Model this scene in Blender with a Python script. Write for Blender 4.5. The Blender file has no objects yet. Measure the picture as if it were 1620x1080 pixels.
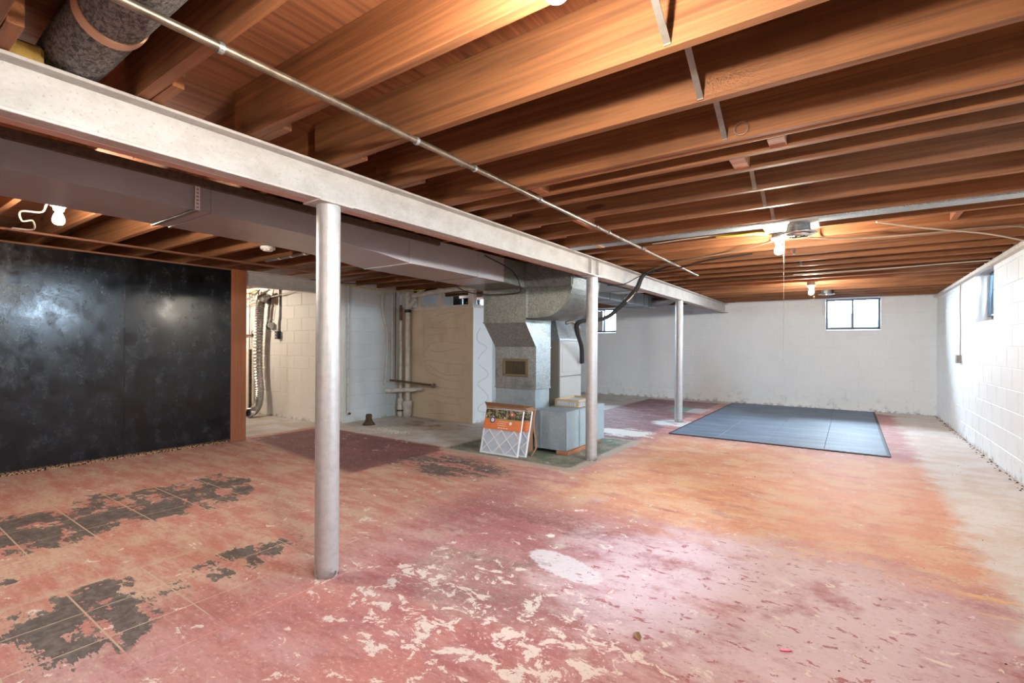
import bpy, bmesh, math, random
from mathutils import Vector, Matrix, Euler

random.seed(7)
S = bpy.context.scene
COL = S.collection
PI = math.pi

# ---------------------------------------------------------------- camera
F_PX, YAW, SHIFT_PX, ROLL, CAM_H = 769.48, 0.608267, 6.137, 0.0055115, 1.21
cam = bpy.data.objects.new('camera', bpy.data.cameras.new('camera'))
COL.objects.link(cam)
cam.data.sensor_width = 36.0
cam.data.lens = F_PX / 1620 * 36
cam.data.shift_y = SHIFT_PX / 1620
cam.data.clip_start = 0.02
cam.data.clip_end = 200
_cy, _sy, _cr, _sr = math.cos(YAW), math.sin(YAW), math.cos(ROLL), math.sin(ROLL)
_f, _r, _u = Vector((-_sy, _cy, 0)), Vector((_cy, _sy, 0)), Vector((0, 0, 1))
_r2, _u2 = _r * _cr + _u * _sr, _u * _cr - _r * _sr
cam.matrix_world = Matrix(((_r2.x, _u2.x, -_f.x, 0), (_r2.y, _u2.y, -_f.y, 0), (_r2.z, _u2.z, -_f.z, CAM_H), (0, 0, 0, 1)))
S.camera = cam

# ---------------------------------------------------------------- view, world
S.view_settings.view_transform = 'Standard'
S.view_settings.look = 'None'
S.view_settings.gamma = 1.0
S.view_settings.exposure = 0.4
S.view_settings.use_curve_mapping = False
S.cycles.max_bounces = 7
S.cycles.diffuse_bounces = 4
S.cycles.glossy_bounces = 3
S.cycles.transparent_max_bounces = 12
S.cycles.caustics_reflective = False
S.cycles.caustics_refractive = False
S.cycles.sample_clamp_indirect = 6.0
S.cycles.use_adaptive_sampling = True
S.cycles.adaptive_threshold = 0.02

SKY_STRENGTH = 120.0
BULB_STRENGTH = 1800.0
BULB_COLOR = (1.0, 0.91, 0.78)

world = bpy.data.worlds.new('sky'); S.world = world
world.use_nodes = True
_bg = world.node_tree.nodes['Background']
_bg.inputs[0].default_value = (0.62, 0.81, 1.0, 1)
_bg.inputs[1].default_value = SKY_STRENGTH

def portal(name, loc, rot, w, h):
    l = bpy.data.lights.new(name, 'AREA'); l.shape = 'RECTANGLE'; l.size = w; l.size_y = h
    l.cycles.is_portal = True
    o = bpy.data.objects.new(name, l); COL.objects.link(o)
    o.location = loc; o.rotation_euler = rot
    return o

# ---------------------------------------------------------------- helpers: tags
def tag(o, label, cat=None, group=None, kind=None):
    o['label'] = label
    if cat: o['category'] = cat
    if group: o['group'] = group
    if kind: o['kind'] = kind
    return o

def empty(name, loc=(0, 0, 0), rz=0.0):
    o = bpy.data.objects.new(name, None); COL.objects.link(o)
    o.location = loc; o.rotation_euler = (0, 0, rz); o.empty_display_size = 0.05
    return o

def thing(name, label, cat, loc=(0, 0, 0), rz=0.0, group=None):
    return tag(empty(name, loc, rz), label, cat, group)

# ---------------------------------------------------------------- helpers: meshes
class MB:
    def __init__(s): s.v, s.f, s.sm = [], [], []
    def add(s, vs, fs, smooth=False):
        b = len(s.v); s.v += [tuple(p) for p in vs]
        s.f += [tuple(i + b for i in f) for f in fs]; s.sm += [smooth] * len(fs)
        return s
    def hexa(s, p):
        return s.add(p, [(3, 2, 1, 0), (4, 5, 6, 7), (0, 1, 5, 4), (1, 2, 6, 5), (2, 3, 7, 6), (3, 0, 4, 7)])
    def box(s, x0, x1, y0, y1, z0, z1):
        return s.hexa([(x0, y0, z0), (x1, y0, z0), (x1, y1, z0), (x0, y1, z0), (x0, y0, z1), (x1, y0, z1), (x1, y1, z1), (x0, y1, z1)])
    def cbox(s, x0, x1, y0, y1, z0, z1, c=0.004):
        """box with chamfered edges"""
        bm = bmesh.new(); bmesh.ops.create_cube(bm, size=1.0)
        for v in bm.verts:
            v.co = Vector(((x0 + x1) / 2 + v.co.x * (x1 - x0), (y0 + y1) / 2 + v.co.y * (y1 - y0), (z0 + z1) / 2 + v.co.z * (z1 - z0)))
        bmesh.ops.bevel(bm, geom=bm.edges[:], offset=c, segments=1, affect='EDGES', profile=0.5)
        bm.verts.index_update()
        s.add([v.co[:] for v in bm.verts], [[v.index for v in f.verts] for f in bm.faces]); bm.free()
        return s
    def prism(s, poly, axis, a, b, smooth_side=False):
        """poly: 2-D points; axis 'y': (x,z) extruded along y; 'x': (y,z) along x; 'z': (x,y) along z"""
        def P(q, t):
            return (q[0], t, q[1]) if axis == 'y' else (t, q[0], q[1]) if axis == 'x' else (q[0], q[1], t)
        n = len(poly); vs = [P(q, a) for q in poly] + [P(q, b) for q in poly]
        s.add(vs, [tuple(range(n)), tuple(range(2 * n - 1, n - 1, -1))])
        s.add(vs, [(i, (i + 1) % n, n + (i + 1) % n, n + i) for i in range(n)], smooth_side)
        return s
    def lathe(s, prof, c, axis='z', n=20, smooth=True, cap=True):
        """prof: list of (r, t) along axis"""
        vs = []
        for r, t in prof:
            for i in range(n):
                a = 2 * PI * i / n; u, w = r * math.cos(a), r * math.sin(a)
                q = (u, w, t) if axis == 'z' else (t, u, w) if axis == 'x' else (w, t, u)
                vs.append((c[0] + q[0], c[1] + q[1], c[2] + q[2]))
        fs = []
        for k in range(len(prof) - 1):
            for i in range(n):
                j = (i + 1) % n
                fs.append((k * n + i, k * n + j, (k + 1) * n + j, (k + 1) * n + i))
        s.add(vs, fs, smooth)
        if cap:
            m = len(prof) - 1
            s.add(vs, [tuple(range(n - 1, -1, -1)), tuple(m * n + i for i in range(n))])
        return s
    def tube(s, pts, r, n=8, smooth=True, rfun=None, closed_caps=True):
        pts = [Vector(p) for p in pts]
        t0 = (pts[1] - pts[0]).normalized()
        up = Vector((0, 0, 1)) if abs(t0.z) < 0.9 else Vector((1, 0, 0))
        nrm = t0.cross(up).normalized()
        vs = []
        for i, p in enumerate(pts):
            t = (pts[min(i + 1, len(pts) - 1)] - pts[max(i - 1, 0)]).normalized()
            nrm = (nrm - t * nrm.dot(t)).normalized(); bn = t.cross(nrm)
            rr = rfun(i) if rfun else r
            for k in range(n):
                a = 2 * PI * k / n
                vs.append(p + nrm * (rr * math.cos(a)) + bn * (rr * math.sin(a)))
        fs = []
        for i in range(len(pts) - 1):
            for k in range(n):
                j = (k + 1) % n
                fs.append((i * n + k, i * n + j, (i + 1) * n + j, (i + 1) * n + k))
        s.add(vs, fs, smooth)
        if closed_caps:
            m = len(pts) - 1
            s.add(vs, [tuple(range(n - 1, -1, -1)), tuple(m * n + k for k in range(n))])
        return s
    def mesh(s, name, mat):
        me = bpy.data.meshes.new(name); me.from_pydata(s.v, [], s.f)
        for p, q in zip(me.polygons, s.sm): p.use_smooth = q
        bm = bmesh.new(); bm.from_mesh(me); bmesh.ops.recalc_face_normals(bm, faces=bm.faces[:]); bm.to_mesh(me); bm.free()
        if mat: me.materials.append(mat)
        me.update(); return me
    def build(s, name, mat, parent=None, loc=None, rz=None):
        return put(name, s.mesh(name, mat), parent, loc, rz)

def put(name, me, parent=None, loc=None, rz=None):
    o = bpy.data.objects.new(name, me); COL.objects.link(o)
    if parent: o.parent = parent
    if loc is not None: o.location = loc
    if rz is not None: o.rotation_euler = (0, 0, rz) if not isinstance(rz, tuple) else rz
    return o

def spline(pts, k=6):
    """Catmull-Rom through the points"""
    P = [Vector(p) for p in pts]; P = [P[0] * 2 - P[1]] + P + [P[-1] * 2 - P[-2]]
    out = []
    for i in range(1, len(P) - 2):
        a, b, c, d = P[i - 1], P[i], P[i + 1], P[i + 2]
        for j in range(k):
            t = j / k
            out.append(0.5 * ((2 * b) + (c - a) * t + (2 * a - 5 * b + 4 * c - d) * t * t + (3 * b - a - 3 * c + d) * t ** 3))
    out.append(P[-2]); return out

# ---------------------------------------------------------------- helpers: materials
def lin(c):
    if isinstance(c, str): c = [int(c[i:i + 2], 16) / 255 for i in (0, 2, 4)]
    else: c = [x / 255 for x in c]
    return tuple(x / 12.92 if x <= 0.04045 else ((x + 0.055) / 1.055) ** 2.4 for x in c) + (1.0,)

class G:
    def __init__(s, name):
        s.m = bpy.data.materials.new(name); s.m.use_nodes = True
        s.t = s.m.node_tree; s.t.nodes.clear()
        s.out = s.t.nodes.new('ShaderNodeOutputMaterial')
    def set(s, sock, v):
        if hasattr(v, 'is_output') or isinstance(v, bpy.types.NodeSocket): s.t.links.new(v, sock)
        elif v is not None:
            if isinstance(v, (int, float)) and sock.type in ('RGBA', 'VECTOR'):
                v = (v, v, v, 1) if sock.type == 'RGBA' else (v, v, v)
            sock.default_value = v
    def node(s, t, **kw):
        n = s.t.nodes.new(t)
        for k, v in kw.items(): setattr(n, k, v)
        return n
    def math(s, op, a, b=None, c=None):
        n = s.node('ShaderNodeMath', operation=op)
        for i, v in enumerate((a, b, c)):
            if v is not None: s.set(n.inputs[i], v)
        return n.outputs[0]
    def mul(s, *a):
        r = a[0]
        for q in a[1:]: r = s.math('MULTIPLY', r, q)
        return r
    def addm(s, a, b): return s.math('ADD', a, b)
    def inv(s, a): return s.math('SUBTRACT', 1.0, a)
    def mx(s, a, b): return s.math('MAXIMUM', a, b)
    def ss(s, v, a, b):
        n = s.node('ShaderNodeMapRange', interpolation_type='SMOOTHSTEP')
        s.set(n.inputs['Value'], v); n.inputs['From Min'].default_value = a; n.inputs['From Max'].default_value = b
        return n.outputs[0]
    def pos(s): return s.node('ShaderNodeNewGeometry').outputs['Position']
    def obj(s): return s.node('ShaderNodeTexCoord').outputs['Object']
    def rnd(s): return s.node('ShaderNodeObjectInfo').outputs['Random']
    def sep(s, v):
        n = s.node('ShaderNodeSeparateXYZ'); s.set(n.inputs[0], v); return n.outputs
    def comb(s, x, y, z):
        n = s.node('ShaderNodeCombineXYZ')
        for i, v in enumerate((x, y, z)): s.set(n.inputs[i], v)
        return n.outputs[0]
    def vmul(s, v, k):
        n = s.node('ShaderNodeVectorMath', operation='MULTIPLY'); s.set(n.inputs[0], v); s.set(n.inputs[1], k); return n.outputs[0]
    def vadd(s, v, k):
        n = s.node('ShaderNodeVectorMath', operation='ADD'); s.set(n.inputs[0], v); s.set(n.inputs[1], k); return n.outputs[0]
    def noise(s, v, scale, detail=4, rough=0.55, dist=0.0, color=False):
        n = s.node('ShaderNodeTexNoise'); s.set(n.inputs['Vector'], v)
        n.inputs['Scale'].default_value = scale; n.inputs['Detail'].default_value = detail
        n.inputs['Roughness'].default_value = rough; n.inputs['Distortion'].default_value = dist
        return n.outputs['Color' if color else 'Fac']
    def voro(s, v, scale, out='Distance', feature='F1'):
        n = s.node('ShaderNodeTexVoronoi', feature=feature); s.set(n.inputs['Vector'], v); n.inputs['Scale'].default_value = scale
        return n.outputs[out]
    def mix(s, f, a, b):
        n = s.node('ShaderNodeMix', data_type='RGBA')
        s.set(n.inputs[0], f); s.set(n.inputs[6], a); s.set(n.inputs[7], b); return n.outputs[2]
    def bump(s, h, strength=0.3, dist=0.01):
        n = s.node('ShaderNodeBump'); s.set(n.inputs['Height'], h)
        n.inputs['Strength'].default_value = strength; n.inputs['Distance'].default_value = dist; return n.outputs[0]
    def bsdf(s, color, rough=0.6, metal=0.0, normal=None, spec=0.5, coat=None):
        n = s.node('ShaderNodeBsdfPrincipled')
        s.set(n.inputs['Base Color'], color); s.set(n.inputs['Roughness'], rough); s.set(n.inputs['Metallic'], metal)
        s.set(n.inputs['Specular IOR Level'], spec)
        if normal is not None: s.set(n.inputs['Normal'], normal)
        if coat: n.inputs['Coat Weight'].default_value = coat
        s.t.links.new(n.outputs[0], s.out.inputs[0]); return n
    def box2(s, x, y, x0, x1, y0, y1, e=0.04):
        return s.mul(s.ss(x, x0 - e, x0 + e), s.ss(x, x1 + e, x1 - e), s.ss(y, y0 - e, y0 + e), s.ss(y, y1 + e, y1 - e))
    def ell(s, x, y, cx, cy, rx, ry, e=0.15):
        a = s.math('DIVIDE', s.math('SUBTRACT', x, cx), rx); b = s.math('DIVIDE', s.math('SUBTRACT', y, cy), ry)
        d = s.addm(s.mul(a, a), s.mul(b, b)); return s.ss(d, 1 + e, 1 - e)

def simple(name, color, rough=0.6, metal=0.0, var=0.12, scale=6.0, bump=0.0, bscale=60, spec=0.5):
    g = G(name); p = g.obj()
    c = lin(color); d = tuple(x * (1 - var) for x in c[:3]) + (1,)
    nz = g.noise(p, scale, 5, 0.6)
    col = g.mix(g.ss(nz, 0.35, 0.7), c, d)
    nm = g.bump(g.noise(p, bscale, 3), bump, 0.004) if bump else None
    g.bsdf(col, rough, metal, nm, spec); return g.m

def emis(name, color, strength):
    g = G(name); n = g.node('ShaderNodeEmission'); n.inputs[0].default_value = color + (1,); n.inputs[1].default_value = strength
    g.t.links.new(n.outputs[0], g.out.inputs[0]); return g.m

def m_wood(name, c_dark, c_light, vert=False, along='x', tint=0.25, rough=0.65):
    g = G(name); p = g.obj(); r = g.rnd()
    off = g.comb(g.mul(r, 37.0), g.mul(r, 11.0), g.mul(r, 23.0))
    q = g.vadd(p, off)
    st = {'x': (0.6, 24, 24), 'y': (24, 0.6, 24), 'z': (24, 24, 0.6)}[along]
    gr = g.noise(g.vmul(q, st), 1.0, 5, 0.6, 1.2)
    st2 = {'x': (2.5, 150, 150), 'y': (150, 2.5, 150), 'z': (150, 150, 2.5)}[along]
    fine = g.noise(g.vmul(q, st2), 1.0, 3, 0.6)
    col = g.mix(g.ss(gr, 0.2, 0.75), lin(c_dark), lin(c_light))
    col = g.mix(g.mul(g.ss(fine, 0.5, 0.72), 0.4), col, lin(c_dark))
    big = g.noise(q, 1.3, 3)
    dk = tuple(x * 0.72 for x in lin(c_dark)[:3]) + (1,)
    col = g.mix(g.mul(g.ss(big, 0.5, 0.75), 0.55), col, dk)
    kn = g.voro(g.vmul(q, {'x': (1.1, 5, 5), 'y': (5, 1.1, 5), 'z': (5, 5, 1.1)}[along]), 1.0)
    col = g.mix(g.mul(g.ss(kn, 0.11, 0.06), 0.75), col, lin((70, 36, 22)))
    n = g.node('ShaderNodeHueSaturation'); g.set(n.inputs['Color'], col)
    g.set(n.inputs['Value'], g.addm(1 - tint / 2, g.mul(r, tint)))
    g.bsdf(n.outputs[0], rough, 0, None, 0.3); return g.m

def m_galv(name, c1, c2, rough=0.42, metal=0.75, scale=110):
    g = G(name); p = g.obj()
    v = g.voro(p, scale, 'Color'); sp = g.sep(v)[0]
    nz = g.noise(p, 3.0, 5, 0.65)
    f = g.addm(g.mul(sp, 0.6), g.mul(g.noise(p, 16, 4, 0.7), 0.4))
    col = g.mix(g.ss(f, 0.15, 0.85), lin(c1), lin(c2))
    dk = tuple(x * 0.66 for x in lin(c1)[:3]) + (1,)
    col = g.mix(g.mul(g.ss(nz, 0.48, 0.75), 0.55), col, dk)
    g.bsdf(col, g.addm(rough - 0.06, g.mul(sp, 0.12)), metal); return g.m

M = {}
M['joist'] = m_wood('joist_wood', (98, 62, 39), (152, 101, 64), tint=0.45)
M['lumber_y'] = m_wood('lumber_along_y', (104, 66, 48), (140, 92, 66), along='y')
M['lumber_z'] = m_wood('lumber_along_z', (126, 74, 46), (158, 98, 64), along='z')
M['block_wood'] = m_wood('block_wood', (140, 84, 56), (190, 130, 94))
M['deck'] = m_wood('subfloor_plywood', (100, 60, 38), (156, 100, 66), along='y', tint=0.05)
M['galv'] = m_galv('galvanised_steel', (138, 146, 148), (178, 186, 188))
M['galv_dark'] = m_galv('galvanised_steel_dull', (112, 116, 112), (150, 154, 148), rough=0.5)
M['galv_box'] = m_galv('galvanised_steel_bluegrey', (138, 152, 160), (164, 178, 184), rough=0.55, metal=0.2, scale=200)
M['duct_paint'] = simple('grey_duct_paint', (166, 162, 164), 0.38, 0.15, 0.1, 2.0)
M['white_plastic'] = simple('white_plastic', (232, 228, 220), 0.4)
M['porcelain'] = simple('white_porcelain', (236, 234, 226), 0.25)
M['pipe_white'] = simple('white_painted_pipe', (206, 200, 190), 0.55, 0, 0.3, 14)
M['pipe_rust'] = simple('rusty_iron_pipe', (112, 84, 66), 0.7, 0.3, 0.5, 20)
M['pipe_grey'] = simple('grey_conduit', (150, 146, 138), 0.4, 0.7, 0.25, 12)
M['pipe_old'] = simple('tarnished_conduit', (136, 124, 108), 0.38, 0.75, 0.45, 18)
M['alu'] = simple('aluminium_foil', (214, 212, 206), 0.28, 0.9, 0.15, 30)
M['black_foam'] = simple('black_foam_insulation', (38, 38, 40), 0.8)
M['black_rubber'] = simple('black_rubber', (34, 36, 40), 0.6)
M['cable_white'] = simple('white_cable', (214, 204, 186), 0.5)
M['cable_grey'] = simple('grey_cable', (136, 122, 104), 0.6)
M['cable_yellow'] = simple('yellow_cable', (206, 170, 50), 0.5)
M['cardboard'] = simple('brown_cardboard', (156, 116, 86), 0.85, 0, 0.15, 5)
M['tape'] = simple('beige_cloth_tape', (206, 164, 132), 0.6)
M['felt'] = None
M['brown_dark'] = simple('dark_dirt', (84, 68, 54), 0.95, 0, 0.4, 30)
M['frame_dark'] = simple('window_frame_steel', (64, 84, 100), 0.4, 0.2)
M['rim_white'] = simple('white_trim_paint', (214, 208, 200), 0.55, 0, 0.15, 9)
M['black_hole'] = simple('dark_interior', (26, 24, 22), 0.9)
M['grille'] = simple('tarnished_brass_grille', (128, 116, 92), 0.45, 0.5)
M['cabinet'] = simple('furnace_enamel', (172, 173, 170), 0.35, 0.1, 0.06, 3)
M['cabinet_side'] = simple('furnace_side_enamel', (124, 120, 110), 0.4, 0.1, 0.06, 3)

def m_felt():
    g = G('grey_felt_wrap'); p = g.obj()
    a = g.noise(g.vmul(p, (1.0, 1.6, 1.6)), 55, 4, 0.7, 0.8)
    col = g.mix(g.ss(a, 0.38, 0.64), lin((62, 60, 58)), lin((128, 126, 122)))
    g.bsdf(col, 0.85, 0, g.bump(a, 0.3, 0.004)); return g.m
M['felt'] = m_felt()

def m_wall(name, base, stain, mold=0.0, warm=None):
    g = G(name); p = g.pos(); z = g.sep(p)[2]
    n1 = g.noise(p, 1.4, 5, 0.6); n2 = g.noise(p, 9, 5, 0.7); n3 = g.noise(p, 40, 3)
    col = g.mix(g.mul(g.ss(n1, 0.42, 0.72), 0.35), lin(base), lin(stain))
    low = g.ss(z, 0.45, 0.03)
    col = g.mix(g.mul(low, g.ss(n2, 0.52, 0.72), mold * 0.6), col, lin((150, 148, 144)))
    col = g.mix(g.mul(g.ss(z, 0.06, 0.0), g.ss(n2, 0.46, 0.6), 0.6 if mold else 0.4), col, lin((130, 112, 94)))
    col = g.mix(g.mul(g.ss(n3, 0.66, 0.72), 0.25), col, lin((150, 146, 140)))
    g.bsdf(col, 0.6, 0, g.bump(g.noise(p, 110, 1, 0.6), 0.25, 0.003), 0.35); return g.m
M['wall_white'] = m_wall('white_painted_block', (238, 242, 245), (222, 228, 232), 0.7)
M['wall_cream'] = m_wall('cream_painted_block', (232, 224, 212), (214, 204, 190), 0.4)
M['wall_grey'] = m_wall('pale_grey_painted_block', (200, 206, 208), (176, 180, 182), 0.3)

def m_paint_post():
    g = G('silver_white_paint'); p = g.obj(); z = g.sep(p)[2]
    n = g.noise(p, 22, 5, 0.65); n2 = g.noise(p, 70, 3)
    col = g.mix(g.ss(n, 0.35, 0.75), lin((186, 186, 187)), lin((172, 171, 170)))
    col = g.mix(g.mul(g.ss(n2, 0.71, 0.75), 0.6), col, lin((120, 112, 104)))
    rust = g.mul(g.ss(g.addm(z, g.mul(g.noise(p, 12, 4), 0.16)), 0.15, 0.07), g.ss(g.noise(p, 18, 4), 0.48, 0.54))
    col = g.mix(rust, col, lin((92, 66, 52)))
    g.bsdf(col, 0.40, 0.45, g.bump(g.noise(p, 60, 5, 0.7), 0.3, 0.006)); return g.m
M['post'] = m_paint_post()

def m_beam():
    g = G('beam_silver_paint'); p = g.pos()
    n = g.noise(g.vmul(p, (1, 0.6, 1)), 9, 6, 0.7); n2 = g.noise(p, 60, 4, 0.7)
    col = g.mix(g.ss(n, 0.35, 0.7), lin((196, 194, 191)), lin((176, 172, 167)))
    col = g.mix(g.mul(g.ss(n2, 0.56, 0.70), 0.65), col, lin((146, 138, 128)))
    st = g.ss(g.noise(g.vmul(p, (1, 2.2, 5)), 2.4, 5, 0.7), 0.6, 0.7)
    col = g.mix(g.mul(st, 0.5), col, lin((208, 205, 199)))
    g.bsdf(col, 0.5, 0.1, g.bump(n2, 0.3, 0.003)); return g.m
M['beam'] = m_beam()
M['beam_under'] = simple('beam_underside_pink', (196, 160, 146), 0.6, 0, 0.15, 8)

def m_black_wall():
    g = G('glossy_black_paint'); p = g.pos(); s = g.sep(p); z = s[2]
    n = g.noise(p, 5, 6, 0.65); n2 = g.noise(g.vmul(p, (1, 1.15, 0.8)), 7, 6, 0.75); n3 = g.noise(p, 60, 3)
    col = g.mix(g.ss(n2, 0.4, 0.75), lin((14, 15, 18)), lin((30, 32, 36)))
    tears = g.mul(g.ss(g.noise(g.vmul(p, (1, 3, 9)), 2.2, 4, 0.7), 0.715, 0.73), g.ss(g.noise(p, 1.7, 2), 0.5, 0.58))
    col = g.mix(tears, col, lin((170, 160, 146)))
    base = g.mul(g.ss(z, 0.05, 0.01), g.ss(n3, 0.44, 0.52))
    col = g.mix(base, col, lin((164, 126, 92)))
    rg = g.addm(0.10, g.addm(g.mul(g.ss(n2, 0.3, 0.75), 0.16), g.mul(g.ss(n, 0.4, 0.6), 0.08)))
    g.bsdf(col, rg, 0, g.bump(g.addm(g.mul(n2, 1.0), g.mul(n, 1.5)), 0.08, 0.012), 0.36); return g.m
M['black_wall'] = m_black_wall()

def m_plaster():
    g = G('beige_mastic_panel'); p = g.pos()
    n = g.noise(p, 3, 4)
    col = g.mix(g.ss(n, 0.4, 0.7), lin((204, 190, 168)), lin((190, 174, 150)))
    g.bsdf(col, 0.75, 0, g.bump(g.noise(p, 25, 3), 0.1, 0.004)); return g.m
M['plaster'] = m_plaster()

def m_mat_rubber():
    g = G('blue_grey_rubber'); p = g.pos(); s = g.sep(p)
    u = g.math('FRACT', g.mul(s[0], 24.0)); v = g.math('FRACT', g.mul(s[1], 24.0))
    stud = g.mul(g.ss(g.math('ABSOLUTE', g.math('SUBTRACT', u, 0.5)), 0.42, 0.34), g.ss(g.math('ABSOLUTE', g.math('SUBTRACT', v, 0.5)), 0.42, 0.34))
    n = g.noise(g.vmul(p, (0.5, 2, 1)), 3, 5, 0.65)
    col = g.mix(g.ss(n, 0.35, 0.75), lin((92, 106, 124)), lin((118, 132, 150)))
    col = g.mix(g.mul(g.ss(g.noise(g.vmul(p, (1, 4, 1)), 5, 4, 0.7), 0.66, 0.72), 0.4), col, lin((150, 160, 172)))
    n_ = g.node('ShaderNodeHueSaturation'); g.set(n_.inputs['Color'], col); g.set(n_.inputs['Value'], g.addm(0.95, g.mul(g.rnd(), 0.1)))
    g.bsdf(n_.outputs[0], 0.58, 0, g.bump(stud, 0.25, 0.003), 0.4); return g.m
M['mat'] = m_mat_rubber()

# floor: painted concrete, worn in zones. Colours are paint, concrete and stains; some zones also have lamp light or daylight painted in.
def m_floor(name, tile, reg_box):
    def F(x0, x1, y0, y1, m=0.75):     # is the feature near this part of the floor?
        return not (x1 + m < reg_box[0] or x0 - m > reg_box[1] or y1 + m < reg_box[2] or y0 - m > reg_box[3])
    g = G(name); p = g.pos(); s = g.sep(p)
    n_big = g.noise(p, 0.8, 3, 0.6); n_mid = g.noise(p, 3.0, 5, 0.68); n_fine = g.noise(p, 19, 4, 0.7)
    n_str = g.noise(g.vmul(p, (1.0, 3.4, 1)), 2.3, 5, 0.7)
    half = lambda v, k: g.mul(g.math('SUBTRACT', v, 0.5), k)
    x = g.addm(s[0], g.addm(half(n_mid, 1.0), half(n_fine, 0.25))); y = g.addm(s[1], g.addm(half(n_str, 0.9), half(n_fine, 0.25)))
    xs = g.addm(s[0], half(n_fine, 0.07)); ys = g.addm(s[1], half(n_mid, 0.12))
    C = lambda *c: lin(c)
    # base: dusty red paint fading to rose and tan
    col = g.mix(g.ss(g.addm(g.mul(n_big, 0.5), g.mul(n_str, 0.5)), 0.40, 0.60), C(160, 82, 80), C(192, 134, 131))
    col = g.mix(g.mul(g.ss(n_mid, 0.46, 0.66), 0.6), col, C(196, 164, 148))
    col = g.mix(g.mul(g.ss(n_fine, 0.54, 0.68), 0.4), col, C(142, 78, 72))
    # left bay: salmon and tan, streaked
    if F(-9, -2.2, -9, 99):
        left = g.ss(x, -2.2, -2.9)
        sal = g.mix(g.ss(n_str, 0.38, 0.62), C(188, 108, 82), C(198, 158, 126))
        sal = g.mix(g.mul(g.ss(n_fine, 0.52, 0.66), 0.35), sal, C(158, 92, 78))
        col = g.mix(g.mul(left, 0.85), col, sal)
    # strongest red along the beam in the foreground
    if F(-3.05, -0.65, 0.5, 1.6):
        col = g.mix(g.mul(g.ell(x, y, -1.55, 1.15, 1.0, 0.5, 0.7), g.ss(n_mid, 0.42, 0.60), 0.75), col, C(186, 98, 86))
    if F(-2.6, -0.9, 2.4, 3.5):
        col = g.mix(g.mul(g.ell(x, y, -1.75, 2.95, 0.85, 0.55, 0.8), g.ss(n_str, 0.36, 0.60), 0.8), col, C(140, 66, 64))
    # grey-brown worn patch
    if F(-2.1, -1.0, 1.6, 2.4):
        col = g.mix(g.mul(g.ell(x, y, -1.55, 2.0, 0.55, 0.33, 0.8), g.ss(n_fine, 0.2, 0.75), 0.7), col, C(150, 122, 112))
    # orange-tan zone in the right bay: mostly lamp light painted into the colour
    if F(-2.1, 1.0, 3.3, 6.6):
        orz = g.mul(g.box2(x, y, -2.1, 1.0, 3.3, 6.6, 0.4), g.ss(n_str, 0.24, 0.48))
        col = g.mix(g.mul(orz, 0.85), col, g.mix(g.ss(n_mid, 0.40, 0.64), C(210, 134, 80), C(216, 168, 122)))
    # pale lavender area: window daylight painted into the floor colour
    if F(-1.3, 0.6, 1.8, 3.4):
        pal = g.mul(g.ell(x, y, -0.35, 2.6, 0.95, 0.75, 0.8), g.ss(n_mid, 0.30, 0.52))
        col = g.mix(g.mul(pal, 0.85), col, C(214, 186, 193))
    # bare concrete along the right wall
    if F(0.5, 9, -9, 99, 0.2):
        rt = g.ss(g.addm(s[0], g.addm(half(n_mid, 0.35), half(n_fine, 0.12))), 0.52, 0.70)
        col = g.mix(g.mul(rt, 0.9), col, g.mix(g.ss(n_mid, 0.4, 0.62), C(204, 188, 174), C(214, 208, 204)))
    # clean maroon paint before the utility area and beyond the middle post
    if F(-6.3, -3.85, 2.75, 4.25, 0.2):
        mar = g.mul(g.box2(xs, ys, -6.3, -3.85, 2.75, 4.25, 0.05), g.ss(g.addm(ys, g.mul(s[0], 0.12)), 2.35, 2.5))
        col = g.mix(mar, col, g.mix(g.ss(n_mid, 0.4, 0.66), C(112, 60, 60), C(138, 80, 76)))
    if F(-4.6, -2.28, 5.95, 11.0, 0.2):
        marb = g.box2(xs, ys, -4.6, -2.28, 5.95, 11.0, 0.04)
        col = g.mix(marb, col, g.mix(g.ss(n_str, 0.4, 0.66), C(122, 80, 86), C(156, 116, 122)))
    if F(-6.4, 1.3, 11.05, 11.5, 0.2):
        col = g.mix(g.mul(g.box2(xs, ys, -6.4, 1.3, 11.05, 11.5, 0.03), 0.9), col, C(204, 198, 192))
    # black mastic where tiles were
    if F(-4.0, -2.6, 3.3, 4.1):
        bk = g.mul(g.ell(x, y, -3.3, 3.68, 0.66, 0.36, 0.5), g.ss(g.addm(g.mul(n_str, 0.6), g.mul(n_fine, 0.4)), 0.44, 0.52))
        col = g.mix(g.mul(bk, 0.9), col, C(72, 66, 66))
    # bare utility-room concrete
    if F(-9.5, -3.8, 4.28, 11.5, 0.2) or F(-9.5, -6.45, 0.0, 11.5, 0.2):
        ut = g.mx(g.box2(xs, ys, -9.5, -3.8, 4.28, 11.5, 0.03), g.box2(xs, ys, -9.5, -6.45, 0.0, 11.5, 0.08))
        col = g.mix(ut, col, g.mix(g.ss(n_mid, 0.4, 0.64), C(186, 172, 156), C(202, 200, 198)))
        col = g.mix(g.mul(ut, g.ell(x, y, -5.2, 5.3, 0.7, 0.35, 0.5), g.ss(n_mid, 0.45, 0.6)), col, C(150, 108, 84))
    # furnace pad: green paint with a bare edge strip
    if F(-3.95, -2.16, 4.16, 6.0, 0.1):
        col = g.mix(g.box2(xs, ys, -3.95, -2.16, 4.16, 6.0, 0.02), col, C(172, 154, 138))
        col = g.mix(g.box2(xs, ys, -3.9, -2.28, 4.26, 5.95, 0.02), col, g.mix(g.ss(n_mid, 0.4, 0.60), C(88, 102, 82), C(138, 128, 108)))
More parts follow.
